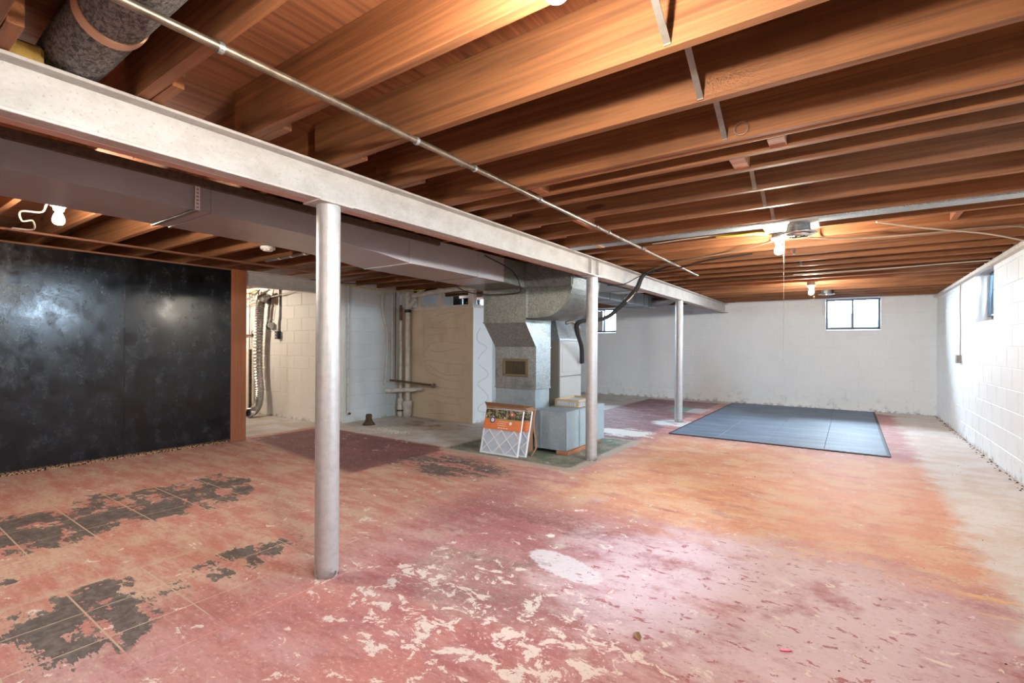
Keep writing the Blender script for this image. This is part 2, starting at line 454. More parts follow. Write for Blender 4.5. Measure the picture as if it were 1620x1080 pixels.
    # painted game patch by the far post and white spills
    if F(-2.84, -2.2, 9.15, 9.85, 0.1):
        col = g.mix(g.box2(s[0], s[1], -2.84, -2.5, 9.15, 9.85, 0.015), col, C(104, 146, 124))
        col = g.mix(g.box2(s[0], s[1], -2.5, -2.2, 9.15, 9.85, 0.015), col, C(186, 174, 174))
    if F(-3.04, -2.2, 6.2, 6.8):
        col = g.mix(g.ell(x, y, -2.62, 6.5, 0.42, 0.28, 0.1), col, C(214, 210, 204))
    if F(-2.6, -1.9, 7.4, 8.1, 0.2):
        col = g.mix(g.mul(g.ell(xs, ys, -2.25, 7.75, 0.35, 0.35, 0.4), g.ss(n_mid, 0.4, 0.5)), col, C(204, 204, 206))
    # large smooth white patch and smaller round ones
    if F(-1.55, -1.0, 2.0, 2.6, 0.2):
        ov = g.ell(xs, g.addm(g.addm(s[1], half(n_fine, 0.10)), g.mul(s[0], 0.25)), -1.29, 2.04, 0.245, 0.115, 0.12)
        col = g.mix(g.mul(ov, g.ss(n_fine, 0.25, 0.42), 0.92), col, C(212, 200, 202))
    if F(-2.95, -1.05, 1.05, 3.65, 0.5):
        spots = g.mul(g.ss(g.voro(g.vmul(p, (1, 1.0, 0)), 2.1), 0.17, 0.13), g.ell(x, y, -2.0, 2.35, 0.95, 1.3, 0.3))
        col = g.mix(g.mul(spots, 0.6), col, C(200, 184, 170))
    # ragged cream chips, thickest in the foreground
    if F(-9, 9, -9, 4.0, 0):
        chipn = g.noise(g.vmul(p, (1.0, 1.25, 1)), 8.5, 6, 0.74, 0.6)
        dens = g.addm(g.mul(g.ell(x, y, -1.3, 1.65, 0.8, 0.5, 0.9), 0.09), g.mul(g.ell(x, y, -0.7, 2.3, 1.6, 1.2, 0.9), 0.02))
        chips = g.ss(g.addm(g.addm(chipn, dens), half(n_big, 0.14)), 0.628, 0.640)
        col = g.mix(g.mul(chips, 0.92), col, C(220, 202, 190))
    else:
        chips = 0.0
    # red flecks left on the pale area
    if F(-1.45, 0.75, 1.55, 3.25, 0.5):
        fln = g.noise(g.vmul(p, (1.2, 2.2, 1)), 9, 4, 0.7, 0.4)
        fl_ = g.mul(g.ss(g.addm(fln, half(n_mid, 0.2)), 0.60, 0.625), g.ell(x, y, -0.35, 2.4, 1.1, 0.85, 0.6))
        col = g.mix(g.mul(fl_, 0.85), col, C(158, 66, 68))
    # old yellow paint showing through
    if F(-1.9, 0.75, 3.05, 5.4, 0.5):
        yz = g.mx(g.box2(x, y, -0.3, 0.75, 3.05, 3.45, 0.1), g.mul(g.box2(x, y, -1.9, -0.3, 3.7, 5.4, 0.3), 0.9))
        yl = g.mul(g.ss(g.noise(g.vmul(p, (0.8, 2.4, 1)), 3.6, 5, 0.72, 0.3), 0.575, 0.62), yz)
        col = g.mix(g.mul(yl, 0.85), col, C(220, 164, 92))
    # brown stains
    if F(-2.1, -1.2, 2.0, 3.1):
        br = g.mul(g.mx(g.mx(g.ell(x, y, -1.8, 2.95, 0.3, 0.16, 0.5), g.ell(x, y, -1.38, 2.85, 0.17, 0.13, 0.5)), g.ell(x, y, -1.55, 2.2, 0.18, 0.12, 0.6)), g.ss(n_fine, 0.35, 0.75))
        col = g.mix(g.mul(br, 0.7), col, C(106, 72, 60))
    sc = g.noise(g.vmul(p, (1.0, 1.8, 1)), 34, 3, 0.75, 0.4)
    col = g.mix(g.mul(g.ss(sc, 0.56, 0.66), 0.34), col, C(216, 196, 184))
    col = g.mix(g.mul(g.ss(sc, 0.42, 0.33), 0.36), col, C(118, 72, 66))
    rough = g.addm(0.54, g.mul(n_mid, 0.25))
    if tile:
        reg = g.mx(g.mul(g.box2(x, y, -4.9, -3.75, 0.35, 2.25, 0.3), 0.175), g.mx(g.mul(g.ell(x, y, -2.8, 0.70, 0.55, 0.30, 0.7), 0.18), g.mul(g.ell(x, y, -2.75, 1.4, 0.22, 0.5, 0.7), 0.12)))
        patch = g.addm(g.mul(n_mid, 0.45), g.addm(g.mul(n_str, 0.35), g.mul(n_fine, 0.20)))
        blk = g.ss(g.addm(patch, reg), 0.645, 0.66)
        col = g.mix(g.mul(blk, 0.93), col, g.mix(g.ss(n_fine, 0.4, 0.66), C(74, 69, 66), C(108, 100, 92)))
    else:
        tz = g.mx(g.box2(xs, ys, -4.95, -3.75, 0.3, 2.4, 0.05), g.box2(xs, ys, -3.15, -2.35, 0.3, 1.3, 0.05))
        col = g.mix(g.mul(tz, 0.85), col, C(192, 162, 130))
    hs = g.node('ShaderNodeHueSaturation'); g.set(hs.inputs['Color'], col); hs.inputs['Saturation'].default_value = 0.86; hs.inputs['Value'].default_value = 1.06
    col = hs.outputs[0]
    g.bsdf(col, rough, 0, g.bump(g.noise(p, 40, 1), 0.3, 0.003), 0.3); return g.m
FLOOR_PARTS = [('near_left', (-99, -2.3, -99, 2.55)), ('near_right', (-2.3, 99, -99, 3.7)), ('far_right', (-2.3, 99, 3.7, 99)), ('far_left', (-99, -2.3, 2.55, 99))]
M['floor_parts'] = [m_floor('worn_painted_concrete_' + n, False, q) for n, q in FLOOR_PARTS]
M['floor_tile'] = m_floor('worn_painted_tile', True, (-5.1, -2.3, 0, 2.55))

M['bulb'] = emis('lit_bulb_glass', BULB_COLOR, BULB_STRENGTH)

def m_glass():
    g = G('window_glass'); tr = g.node('ShaderNodeBsdfTransparent'); gl = g.node('ShaderNodeBsdfGlossy')
    gl.inputs['Roughness'].default_value = 0.02; fr = g.node('ShaderNodeFresnel'); fr.inputs[0].default_value = 1.45
    mx = g.node('ShaderNodeMixShader'); g.t.links.new(fr.outputs[0], mx.inputs[0]); g.t.links.new(tr.outputs[0], mx.inputs[1]); g.t.links.new(gl.outputs[0], mx.inputs[2])
    g.t.links.new(mx.outputs[0], g.out.inputs[0]); return g.m
M['glass'] = m_glass()

# ================================================================ SETTING
XR, YB, XL, YA = 1.255, 11.37, -6.38, 4.43     # right wall, back wall, left wall, alcove wall
YF, XW = -4.0, -9.4                            # walls behind the camera and at the far left
JZ, DZ = 2.136, 2.375                          # joist underside, subfloor underside

# ---- floor with its old tiles
fx0, fx1, fy0, fy1 = XW - 0.2, XR + 0.2, YF - 0.2, YB + 0.2
flm = MB()
for n_, q in FLOOR_PARTS:
    a_, b_, c_, d_ = max(q[0], fx0), min(q[1], fx1), max(q[2], fy0), min(q[3], fy1)
    flm.add([(a_, c_, 0), (b_, c_, 0), (b_, d_, 0), (a_, d_, 0)], [(0, 1, 2, 3)])
flm.add([(fx0, fy0, -0.15), (fx1, fy0, -0.15), (fx1, fy1, -0.15), (fx0, fy1, -0.15)], [(3, 2, 1, 0)])
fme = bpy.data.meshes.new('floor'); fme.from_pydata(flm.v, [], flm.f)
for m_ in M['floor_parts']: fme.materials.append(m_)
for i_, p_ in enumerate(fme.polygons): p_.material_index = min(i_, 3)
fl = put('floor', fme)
tag(fl, 'concrete basement floor with worn red, tan and cream paint', 'floor', kind='structure')
TP = 0.314
tile_me = MB().cbox(0.004, TP - 0.004, 0.004, TP - 0.004, -0.004, 0.0015, 0.0012).mesh('floor_tile', M['floor_tile'])
for i in range(-16, -6):
    for j in range(0, 9):
        x0, y0 = 0.01 + i * TP, 0.072 + j * TP
        ok = (-5.1 < x0 < -3.5 and y0 < 2.55) or (-3.25 < x0 < -2.2 and y0 < 1.9)
        if ok: put('floor_tile', tile_me, fl, (x0, y0, 0))

# ---- block walls
def rect_minus(r, holes):
    out = [r]
    for h in holes:
        nxt = []
        for (a, b, c, d) in out:
            if b <= h[0] or a >= h[1] or d <= h[2] or c >= h[3]: nxt.append((a, b, c, d)); continue
            if a < h[0]: nxt.append((a, h[0], c, d))
            if b > h[1]: nxt.append((h[1], b, c, d))
            m0, m1 = max(a, h[0]), min(b, h[1])
            if c < h[2]: nxt.append((m0, m1, c, h[2]))
            if d > h[3]: nxt.append((m0, m1, h[3], d))
        out = nxt
    return out

_blk = {}
def block_mesh(w, h, mat):
    k = (round(w, 3), round(h, 3), mat.name)
    if k not in _blk:
        t, c, gp = 0.03, 0.0042, 0.0028
        a, b, d, e = gp, w - gp, gp, h - gp
        vs = [(a, t, d), (b, t, d), (b, t, e), (a, t, e), (a, c, d), (b, c, d), (b, c, e), (a, c, e),
              (a + c, 0, d + c), (b - c, 0, d + c), (b - c, 0, e - c), (a + c, 0, e - c)]
        fs = [(8, 9, 10, 11)] + [(i, (i + 1) % 4, 4 + (i + 1) % 4, 4 + i) for i in range(4)] + [(4 + i, 4 + (i + 1) % 4, 8 + (i + 1) % 4, 8 + i) for i in range(4)]
        mb = MB(); mb.add(vs, fs); _blk[k] = mb.mesh('block', mat)
    return _blk[k]

def block_wall(name, origin, theta, L, Ht, holes, mat, label, u_from=0.0, u_to=None, bp=0.2035, bl=0.407, u_off=0.0, ext=(0.1, 0.1)):
    u_to = L if u_to is None else u_to
    us = sorted({0, L, *[h[0] for h in holes], *[h[1] for h in holes]}); vs = sorted({0, Ht, *[h[2] for h in holes], *[h[3] for h in holes]})
    mb = MB()
    for a, b in zip(us, us[1:]):
        for c, d in zip(vs, vs[1:]):
            m = ((a + b) / 2, (c + d) / 2)
            if any(h[0] < m[0] < h[1] and h[2] < m[1] < h[3] for h in holes): continue
            mb.box(a - (ext[0] if a == 0 else 0), b + (ext[1] if b == L else 0), 0.004, 0.2, c, d)
    w = mb.build(name, mat, None, origin, theta)
    tag(w, label, 'wall', kind='structure')
    row = 0; z = 0.0
    while z < Ht - 0.03:
        z1 = min(z + bp, Ht); u = -u_off - (bl / 2 if row % 2 else 0)
        while u < L:
            a, b = max(u, u_from), min(u + bl, u_to)
            if b - a > 0.02:
                for (p, q, r, s) in rect_minus((a, b, z, z1), holes):
                    if q - p > 0.02 and s - r > 0.02: put('block', block_mesh(q - p, s - r, mat), w, (p, 0, r))
            u += bl
        z = z1; row += 1
    return w

# back wall faces -y; u runs +x from XL
HB = (XL + 0.0)
W_B = (-0.405 - XL, 0.455 - XL, 1.535, 2.15)
W_A = (-5.53 - XL, -4.79 - XL, 1.53, 2.14)
block_wall('wall_back', (XL, YB, 0), 0, XR - XL, DZ, [W_B, W_A], M['wall_white'], 'white painted block wall at the far end of the basement')
# right wall faces -x; u runs -y from YB
W_R = (YB - 8.16, YB - 7.23, 1.512, JZ)
W_R2 = (YB - 3.25, YB - 2.30, 1.512, JZ)
W_R3 = (YB + 1.6, YB + 2.55, 1.512, JZ)
block_wall('wall_right', (XR, YB, 0), -PI / 2, YB - YF, DZ, [W_R, W_R2, W_R3], M['wall_white'], 'white painted block wall along the right side', 0, YB - 1.0)
# left wall faces +x; u runs +y from YA
W_L = (7.15 - YA, 8.10 - YA, 1.62, 2.27)
block_wall('wall_left', (XL, YA, 0), PI / 2, YB - YA, DZ, [W_L], M['wall_grey'], 'pale grey painted block wall behind the plumbing pipes', 0, 1.42, ext=(0, 0.1))
block_wall('wall_alcove', (XW, YA, 0), 0, XL - XW, DZ, [], M['wall_cream'], 'cream painted block wall behind the silver flexible duct', ext=(0.1, 0))
tag(MB().box(XW - 0.2, XW, YF, YA, 0, DZ).build('wall_far_left', M['wall_cream']), 'cream side wall hidden behind the black partition', 'wall', kind='structure')
tag(MB().box(XW, XR, YF - 0.2, YF, 0, DZ).build('wall_front', M['wall_white']), 'white end wall behind the camera', 'wall', kind='structure')

# wooden sill along the top of the right wall
s1 = empty('trim_1'); tag(s1, 'white painted sill board along the top of right wall', 'trim', kind='structure')
for a, b in ((YF, 2.6), (2.61, 6.05), (6.06, 8.83), (8.84, YB)):
    MB().cbox(1.205, XR + 0.003, a, b, 2.09, JZ - 0.001, 0.004).build('sill_board', M['rim_white'], s1)

# ---- ceiling: subfloor and joists
ce = MB().box(XW - 0.2, XR + 0.2, YF - 0.2, YA + 0.2, DZ, DZ + 0.06).box(XL - 0.2, XR + 0.2, YA + 0.2, YB + 0.2, DZ, DZ + 0.06).build('ceiling', M['deck'])
tag(ce, 'plywood subfloor on exposed brown timber joists', 'ceiling', kind='structure')
def beam_mesh(L, w=0.04, h=DZ - JZ):
    return MB().cbox(0, L, 0, w, 0, h, 0.002).mesh('joist', M['joist'])
JR, JL, JL2 = beam_mesh(XR + 2.33), beam_mesh(-2.0 - XW), beam_mesh(-2.0 - XL)
ys = [0.27 - 0.41 * k for k in range(10, 0, -1)] + [0.27, 0.689, 1.104, 1.51, 1.915, 2.348, 2.563, 2.785, 3.18, 3.60, 4.02, 4.42] + [4.82 + 0.41 * k for k in range(0, 16)]
for y in ys:
    put('joist', JR, ce, (-2.33, y, JZ))
    if abs(y - 2.563) > 0.01:
        put('joist', JL if y < YA - 0.1 else JL2, ce, (XW if y < YA - 0.1 else XL, y + 0.043, JZ))
# rounded strip fixed along one joist
MB().lathe([(0.022, 0), (0.022, XR + 2.25)], (-2.25, 2.414, 2.155), 'x', 10).build('joist', M['joist'], ce)
# small wood blocks between joists
for bx, y0, y1 in ((-0.28, 2.445, 2.563), (-0.47, 2.603, 2.785), (-1.55, 2.445, 2.563)):
    MB().cbox(bx - 0.035, bx + 0.035, y0, y1, JZ + 0.004, JZ + 0.08, 0.002).build('blocking', M['block_wood'], ce)
for bx, y0, y1 in ((-1.72, 3.22, 3.60), (0.62, 4.46, 4.82)):
    MB().cbox(bx - 0.02, bx + 0.02, y0, y1, JZ + 0.02, JZ + 0.10, 0.002).build('blocking', M['block_wood'], ce)
for bx, y0, y1 in ((-0.525, 0.73, 1.103), (-4.10, 0.775, 1.146)):
    MB().cbox(bx - 0.045, bx + 0.045, y0, y1, JZ, JZ + 0.04, 0.002).build('blocking', M['block_wood'], ce)
# steel bridging straps
def strap(x, ya, yb, z0=JZ + 0.008, z1=DZ - 0.02):
    mb = MB(); w = 0.011
    mb.hexa([(x - w, yb - 0.002, z0), (x + w, yb - 0.002, z0), (x + w, yb, z0 + 0.004), (x - w, yb, z0 + 0.004),
             (x - w, ya, z1), (x + w, ya, z1), (x + w, ya + 0.003, z1 + 0.004), (x - w, ya + 0.003, z1 + 0.004)])
    mb.box(x - w, x + w, yb - 0.004, yb - 0.001, z0 - 0.004, z0 + 0.03)
    mb.build('bridging_strap', M['pipe_grey'], ce)
for ya, yb in ((1.145, 1.508), (1.552, 1.913), (1.956, 2.346), (2.826, 3.178), (3.222, 3.598), (3.642, 4.018), (4.462, 4.818), (5.27, 5.638), (6.09, 6.458)):
    strap(-0.47, ya, yb)
for ya, yb in ((4.862, 5.228), (6.502, 6.868), (7.322, 7.688)):
    strap(-0.43, yb, ya + 0.004)
# furring strip over the black partition
MB().cbox(-5.62, -5.57, YF, 3.6, JZ - 0.02, JZ - 0.002, 0.002).build('furring_strip', M['lumber_y'], ce)
MB().cbox(-5.61, -5.58, 1.84, 1.88, 2.131, JZ - 0.02, 0.001).build('furring_strip', M['lumber_z'], ce)

# ---- windows
def window(n, label, holes_center, rot, w, h, tilt=0.0):
    """local frame: x along wall, -y to the room, z up; origin at bottom centre on the room face"""
    o = empty('window_%d' % n, holes_center, rot); tag(o, label, 'window', kind='structure')
    fd = 0.145
    f = MB()
    t = 0.034
    f.cbox(-w / 2, w / 2, fd, fd + 0.03, 0.03, 0.03 + t, 0.002); f.cbox(-w / 2, w / 2, fd, fd + 0.03, h - t, h - 0.002, 0.002)
    f.cbox(-w / 2, -w / 2 + t, fd, fd + 0.03, 0.03 + t, h - t, 0.002); f.cbox(w / 2 - t, w / 2, fd, fd + 0.03, 0.03 + t, h - t, 0.002)
    f.build('window_frame', M['frame_dark'], o)
    MB().cbox(-0.02, 0.02, fd + 0.002, fd + 0.028, 0.03 + t, h - t, 0.002).build('mullion', M['frame_dark'], o)
    MB().hexa([(-w / 2, -0.004, -0.004), (w / 2, -0.004, -0.004), (w / 2, 0.2, 0.02), (-w / 2, 0.2, 0.02), (-w / 2, -0.004, 0.006), (w / 2, -0.004, 0.006), (w / 2, 0.2, 0.034), (-w / 2, 0.2, 0.034)]).build('window_sill', M['rim_white'], o)
    for sgn in (-1, 1):
        a, b = (-w / 2 + t, -0.02) if sgn < 0 else (0.02, w / 2 - t)
        p = MB().box(a, b, fd + 0.012, fd + 0.016, 0.03 + t, h - t).build('pane', M['glass'], o)
    if tilt:
        s = MB(); q = 0.02
        s.cbox(-w / 2 + t, w / 2 - t, -q, 0, -(h - 0.1), -(h - 0.1) + q, 0.001); s.cbox(-w / 2 + t, w / 2 - t, -q, 0, -q, 0, 0.001)
        s.cbox(-w / 2 + t, -w / 2 + t + q, -q, 0, -(h - 0.1) + q, -q, 0.001); s.cbox(w / 2 - t - q, w / 2 - t, -q, 0, -(h - 0.1) + q, -q, 0.001)
        sh = s.build('sash', M['frame_dark'], o, (0, fd - 0.004, h - 0.025)); sh.rotation_euler = (tilt, 0, 0)
    # window well outside
    wl = MB(); wl.box(-w / 2 - 0.35, w / 2 + 0.35, 0.75, 0.8, -0.35, 0.365); wl.box(-w / 2 - 0.4, -w / 2 - 0.35, 0.2, 0.8, -0.35, 0.365); wl.box(w / 2 + 0.35, w / 2 + 0.4, 0.2, 0.8, -0.35, 0.365)
    wl.box(-w / 2 - 0.4, w / 2 + 0.4, 0.2, 0.8, -0.40, -0.35)
    wl.build('window_well', M['well'], o)
    c, s_ = math.cos(rot), math.sin(rot)
    lx, ly = 0.0, 0.198
    portal('daylight_portal_%d' % n, (holes_center[0] - s_ * ly, holes_center[1] + c * ly, holes_center[2] + h / 2), (PI / 2, 0, rot + PI), w, h)
    return o
M['well'] = simple('window_well_pale_concrete', (206, 212, 218), 0.9, 0, 0.35, 14)
window(1, 'two-pane basement window in the far white wall beside the corner', (0.025, YB, 1.535), 0, 0.86, 0.615)
w2 = window(2, 'small bright basement window seen between the posts under ductwork', (-5.16, YB, 1.53), 0, 0.74, 0.61)
MB().cbox(-0.335, -0.02, 0.10, 0.128, 0.06, 0.57, 0.003).build('cover_board', M['rim_white'], w2)
window(3, 'deep-set basement window with open sash in the right wall', (XR, 7.695, 1.512), -PI / 2, 0.93, 0.622, tilt=-0.035)
window(4, 'basement window in the right wall nearer than the frame edge', (XR, 2.775, 1.512), -PI / 2, 0.95, 0.622)
window(5, 'unseen basement window added behind the camera for fill daylight', (XR, -2.075, 1.512), -PI / 2, 0.95, 0.622)  # out of view, added to make the daylight more even
window(6, 'far window glimpsed above the beige enclosure', (XL, 7.625, 1.62), PI / 2, 0.95, 0.65)
# ground outside so that daylight falls only from the sky side
for nm, a in (('ground_back', (XL - 4, XR + 8, YB + 0.8, YB + 9)), ('ground_right', (XR + 0.8, XR + 9, YF - 3, YB + 0.8)), ('ground_left', (XL - 9, XL - 0.8, YA + 0.2, YB + 9))):
    g_ = MB().box(a[0], a[1], a[2], a[3], 1.5, 1.85).build('ground', M['well']); tag(g_, {'ground_back': 'pale ground outside the far wall', 'ground_right': 'pale ground outside the right wall', 'ground_left': 'pale ground outside the left wall'}[nm], 'ground', kind='structure')

# ---- black partition
XD = -6.25
pw = empty('wall_partition', (XD, 0, 0)); tag(pw, 'glossy black painted plywood partition on the left', 'wall', kind='structure')
pedges = [YF, -2.99, -1.79, -0.58, 0.64, 1.863, 2.93]
for a, b in zip(pedges, pedges[1:]):
    MB().cbox(-0.02, 0, a + 0.0015, b - 0.0015, 0.004, 2.112, 0.0012).build('panel', M['black_wall'], pw)
MB().cbox(-0.09, 0.006, 2.931, 3.115, 0, 2.131, 0.004).build('end_board', M['lumber_z'], pw)
MB().cbox(-0.09, 0.004, YF, 2.93, 2.113, 2.131, 0.003).build('top_plate', M['lumber_y'], pw)
for y in [YF + 0.02 + 0.61 * k for k in range(12)]:
    if y < 2.85: MB().box(-0.088, -0.021, y, y + 0.038, 0, 2.112).build('stud', M['lumber_z'], pw)

# ---- beige enclosure by the furnace
YE, XE = 5.80, -4.775
en = empty('wall_enclosure', (0, 0, 0)); tag(en, 'low beige stall enclosure with open stud top', 'wall', kind='structure')
MB().cbox(XL + 0.03, XE, YE, YE + 0.012, 0, 1.79, 0.002).build('panel', M['plaster'], en)
MB().cbox(XE - 0.012, XE + 0.001, YE + 0.012, 6.30, 0, 1.79, 0.002).build('panel', M['wall_white'], en)
MB().box(XL + 0.01, XE - 0.012, YE + 0.095, YE + 0.105, 0, 1.79).build('panel', M['wall_white'], en)
MB().cbox(XL + 0.03, XE + 0.002, YE - 0.002, YE + 0.1, 1.79, 1.845, 0.003).build('plate', M['rim_white'], en)
MB().cbox(XE - 0.1, XE + 0.002, YE + 0.1, 6.30, 1.79, 1.845, 0.003).build('plate', M['rim_white'], en)
for x0, y0 in ((-6.0, YE), (-5.53, YE), (XE - 0.1, YE), (XE - 0.1, 6.18)):
    MB().cbox(x0, x0 + (0.1 if x0 > -5 else 0.085), y0, y0 + 0.09, 1.845, JZ - 0.002, 0.003).build('stud', M['rim_white'], en)
MB().cbox(-5.915, -5.53, YE + 0.03, YE + 0.07, 1.845, 1.88, 0.002).build('stud', M['rim_white'], en)

# old glue ridges left on the two faces
M['glue'] = simple('dried_glue', (160, 144, 120), 0.8); M['glue_grey'] = simple('grey_dried_glue', (176, 176, 180), 0.8)
for st_ in [[(-5.743, 1.618), (-5.513, 1.695), (-5.134, 1.741)], [(-5.479, 1.575), (-5.196, 1.662), (-4.923, 1.722)], [(-5.776, 1.509), (-5.544, 1.482), (-5.288, 1.478), (-5.011, 1.485)], [(-5.724, 1.371), (-5.51, 1.386), (-5.303, 1.396)], [(-5.823, 1.097), (-5.74, 1.182), (-5.575, 1.25), (-5.349, 1.267), (-5.131, 1.244), (-4.979, 1.237)], [(-5.656, 1.123), (-5.508, 1.1), (-5.317, 1.119), (-5.009, 1.164)], [(-5.805, 0.939), (-5.705, 0.961), (-5.507, 0.941), (-5.283, 0.909), (-5.007, 0.912), (-4.887, 0.874)], [(-5.704, 0.881), (-5.571, 0.813), (-5.409, 0.747), (-5.251, 0.725), (-5.036, 0.745)], [(-5.804, 0.83), (-5.703, 0.76), (-5.505, 0.696), (-5.282, 0.652), (-5.005, 0.641)], [(-5.537, 0.54), (-5.344, 0.515), (-5.064, 0.512)], [(-5.7, 0.423), (-5.438, 0.391), (-5.186, 0.377), (-4.913, 0.386)], [(-5.6, 0.297), (-5.374, 0.278), (-5.002, 0.275)], [(-5.731, 0.083), (-5.372, 0.106), (-5.122, 0.099)], [(-4.936, 1.472), (-4.897, 1.415), (-4.92, 1.347)], [(-5.846, 1.766), (-5.836, 1.45), (-5.84, 1.06)]]:
    MB().tube(spline([(q[0], YE + 0.0005, q[1]) for q in st_], 5), 0.0025, 5).build('glue_line', M['glue'], en)
for st_ in [[(5.979, 1.475), (5.9, 1.37), (5.944, 1.257), (6.15, 1.177), (5.983, 1.05), (5.928, 0.983)], [(5.947, 0.914), (6.192, 0.742), (5.914, 0.618)], [(5.921, 0.595), (6.195, 0.389), (6.101, 0.304), (5.953, 0.249), (5.954, 0.18), (6.178, 0.133)]]:
    MB().tube(spline([(XE + 0.0015, q[0], q[1]) for q in st_], 5), 0.003, 5).build('glue_line', M['glue_grey'], en)

# ================================================================ STEEL
def i_beam(name, label, xc, y0, y1, z0, z1, w, under):
    t = thing(name, label, 'beam', (xc, y0, z0))
    L, H = y1 - y0, z1 - z0
    MB().box(-0.006, 0.006, 0, L, 0.013, H - 0.013).build('web', M['beam'], t)
    MB().cbox(-w / 2, w / 2, 0, L, H - 0.013, H, 0.002).build('top_flange', M['beam'], t)
    MB().cbox(-w / 2, w / 2, 0, L, 0.0, 0.013, 0.002).build('bottom_flange', M['beam'], t)
    if under:
        MB().box(-w / 2 + 0.004, -0.006, 0, L, -0.0015, 0.0).build('pink_strip', M['beam_under'], t)  # pinkish strip along the far half of the underside
    return t
mb_ = i_beam('steel_beam', 'long silver painted steel beam carried by three posts', -2.255, YF, YB - 0.02, 1.942, 2.132, 0.13, True)
for y in (4.62, 4.80):
    MB().box(-0.006, 0.04, y - YF - 0.004, y - YF + 0.004, 0.013, 0.177).build('stiffener', M['beam'], mb_)
i_beam('steel_beam', 'short grey steel beam between black partition and cream wall', -6.29, 3.12, YA - 0.005, 1.945, 2.134, 0.11, False)

def post(y, label):
    t = thing('steel_post', label, 'post', (-2.255, y, 0), 0, 'steel posts under the beam')
    MB().lathe([(0.0605, 0.0), (0.0605, 1.934)], (0, 0, 0), 'z', 32).build('pole', M['post'], t)
    MB().cbox(-0.075, 0.075, -0.1, 0.1, 1.934, 1.942, 0.001).build('cap_plate', M['beam'], t)
post(1.545, 'nearest silver steel post with rust at its foot')
post(4.72, 'middle silver steel post beside the furnace return box')
post(7.905, 'farthest thin steel post near the corner of the rubber mat')

# ================================================================ DUCTS
# main trunk under the left-bay joists
dt = thing('supply_duct', 'long grey painted rectangular duct hung beside the beam', 'duct')
prof = [(-3.95, 2.0), (1.225, 1.955)], [(1.235, 1.955), (2.19, 1.943), (2.50, 1.92), (2.82, 1.887)], [(2.822, 1.887), (3.72, 1.879)], [(3.722, 1.879), (4.15, 1.876)]
def duct_sec(mb, pr, xa, xb, zt):
    for (ya, za), (yb, zb) in zip(pr, pr[1:]):
        mb.hexa([(xa, ya, za), (xb, ya, za), (xb, yb, zb), (xa, yb, zb), (xa, ya, zt), (xb, ya, zt), (xb, yb, zt), (xa, yb, zt)])
    return mb
for pr in prof:
    duct_sec(MB(), pr, -3.575, -3.0, 2.128).build('duct_section', M['duct_paint'], dt)
for y, z in ((1.23, 1.955), (1.30, 1.955), (2.821, 1.887), (3.721, 1.879)):
    MB().box(-3.58, -2.996, y - 0.008, y + 0.008, z - 0.005, 2.127).build('drive_cleat', M['duct_paint'], dt)
# perforated hanger strap
sp = MB(); x = -2.988
for k in range(9):
    z = 1.953 + k * 0.02
    sp.box(x, x + 0.002, 1.206, 1.232, z, z + 0.011)
    sp.box(x, x + 0.002, 1.206, 1.213, z + 0.011, z + 0.02); sp.box(x, x + 0.002, 1.225, 1.232, z + 0.011, z + 0.02)
sp.build('hanger_strap', M['white_plastic'], dt)
MB().box(-3.585, -2.988, 1.200, 1.226, 1.946, 1.950).build('hanger_strap', M['galv_dark'], dt)
tr = duct_sec(MB(), [(4.152, 1.876), (4.563, 1.857)], -3.60, -3.0, 2.128).build('end_transition', M['galv_dark'], dt)

# lath along the duct top
tag(MB().cbox(-2.994, -2.965, -1.0, 3.15, 2.085, 2.131, 0.003).build('lath_strip', M['brown_dark']), 'rough dark lath lying along the grey duct top edge', 'strip')

# return-air plenum drop
pl = thing('return_air_plenum', 'tall galvanised plenum with a grille and an overhanging top', 'plenum', (-3.30, 4.96, 0))
def T(mb, name, mat, parent):       # build in world coords under a parent at an offset
    o = mb.build(name, mat, parent); o.location = -parent.location; return o
T(MB().box(-3.595, -3.0, 4.568, 5.13, 1.475, 2.13), 'upper_box', M['galv_dark'], pl)
T(MB().hexa([(-3.59, 4.797, 1.19), (-3.0, 4.797, 1.19), (-3.0, 5.13, 1.19), (-3.59, 5.13, 1.19), (-3.595, 4.568, 1.475), (-3.0, 4.568, 1.475), (-3.0, 5.13, 1.475), (-3.595, 5.13, 1.475)]), 'transition', M['galv'], pl)
T(MB().box(-3.59, -3.0, 4.797, 5.13, 0.705, 1.19), 'lower_box', M['galv'], pl)
T(MB().box(-3.585, -3.012, 4.804, 5.12, 0.0, 0.705), 'base_box', M['galv_box'], pl)
T(MB().box(-3.597, -2.992, 4.79, 5.137, 1.18, 1.192), 'seam_band', M['galv'], pl)
T(MB().box(-3.594, -2.995, 4.793, 5.134, 0.695, 0.712), 'seam_band', M['galv'], pl)
T(MB().box(-3.602, -2.994, 4.562, 5.136, 1.468, 1.484), 'seam_band', M['galv_dark'], pl)
gr = MB(); gx0, gx1, gz0, gz1, gy = -3.475, -3.10, 0.838, 1.052, 4.797
for a in ((gx0, gx1, gz0, gz0 + 0.03), (gx0, gx1, gz1 - 0.03, gz1), (gx0, gx0 + 0.04, gz0 + 0.03, gz1 - 0.03), (gx1 - 0.04, gx1, gz0 + 0.03, gz1 - 0.03)):
    gr.cbox(a[0], a[1], gy - 0.012, gy, a[2], a[3], 0.003)
grille = T(gr, 'grille_frame', M['grille'], pl)
T(MB().box(gx0 + 0.03, gx1 - 0.03, gy - 0.002, gy - 0.001, gz0 + 0.02, gz1 - 0.02), 'grille_opening', M['black_hole'], pl)
for k in range(15):
    x = gx0 + 0.052 + k * 0.0195
    o = MB().box(x, x + 0.0045, gy - 0.010, gy - 0.002, gz0 + 0.03, gz1 - 0.03).build('slat', M['grille'], grille)

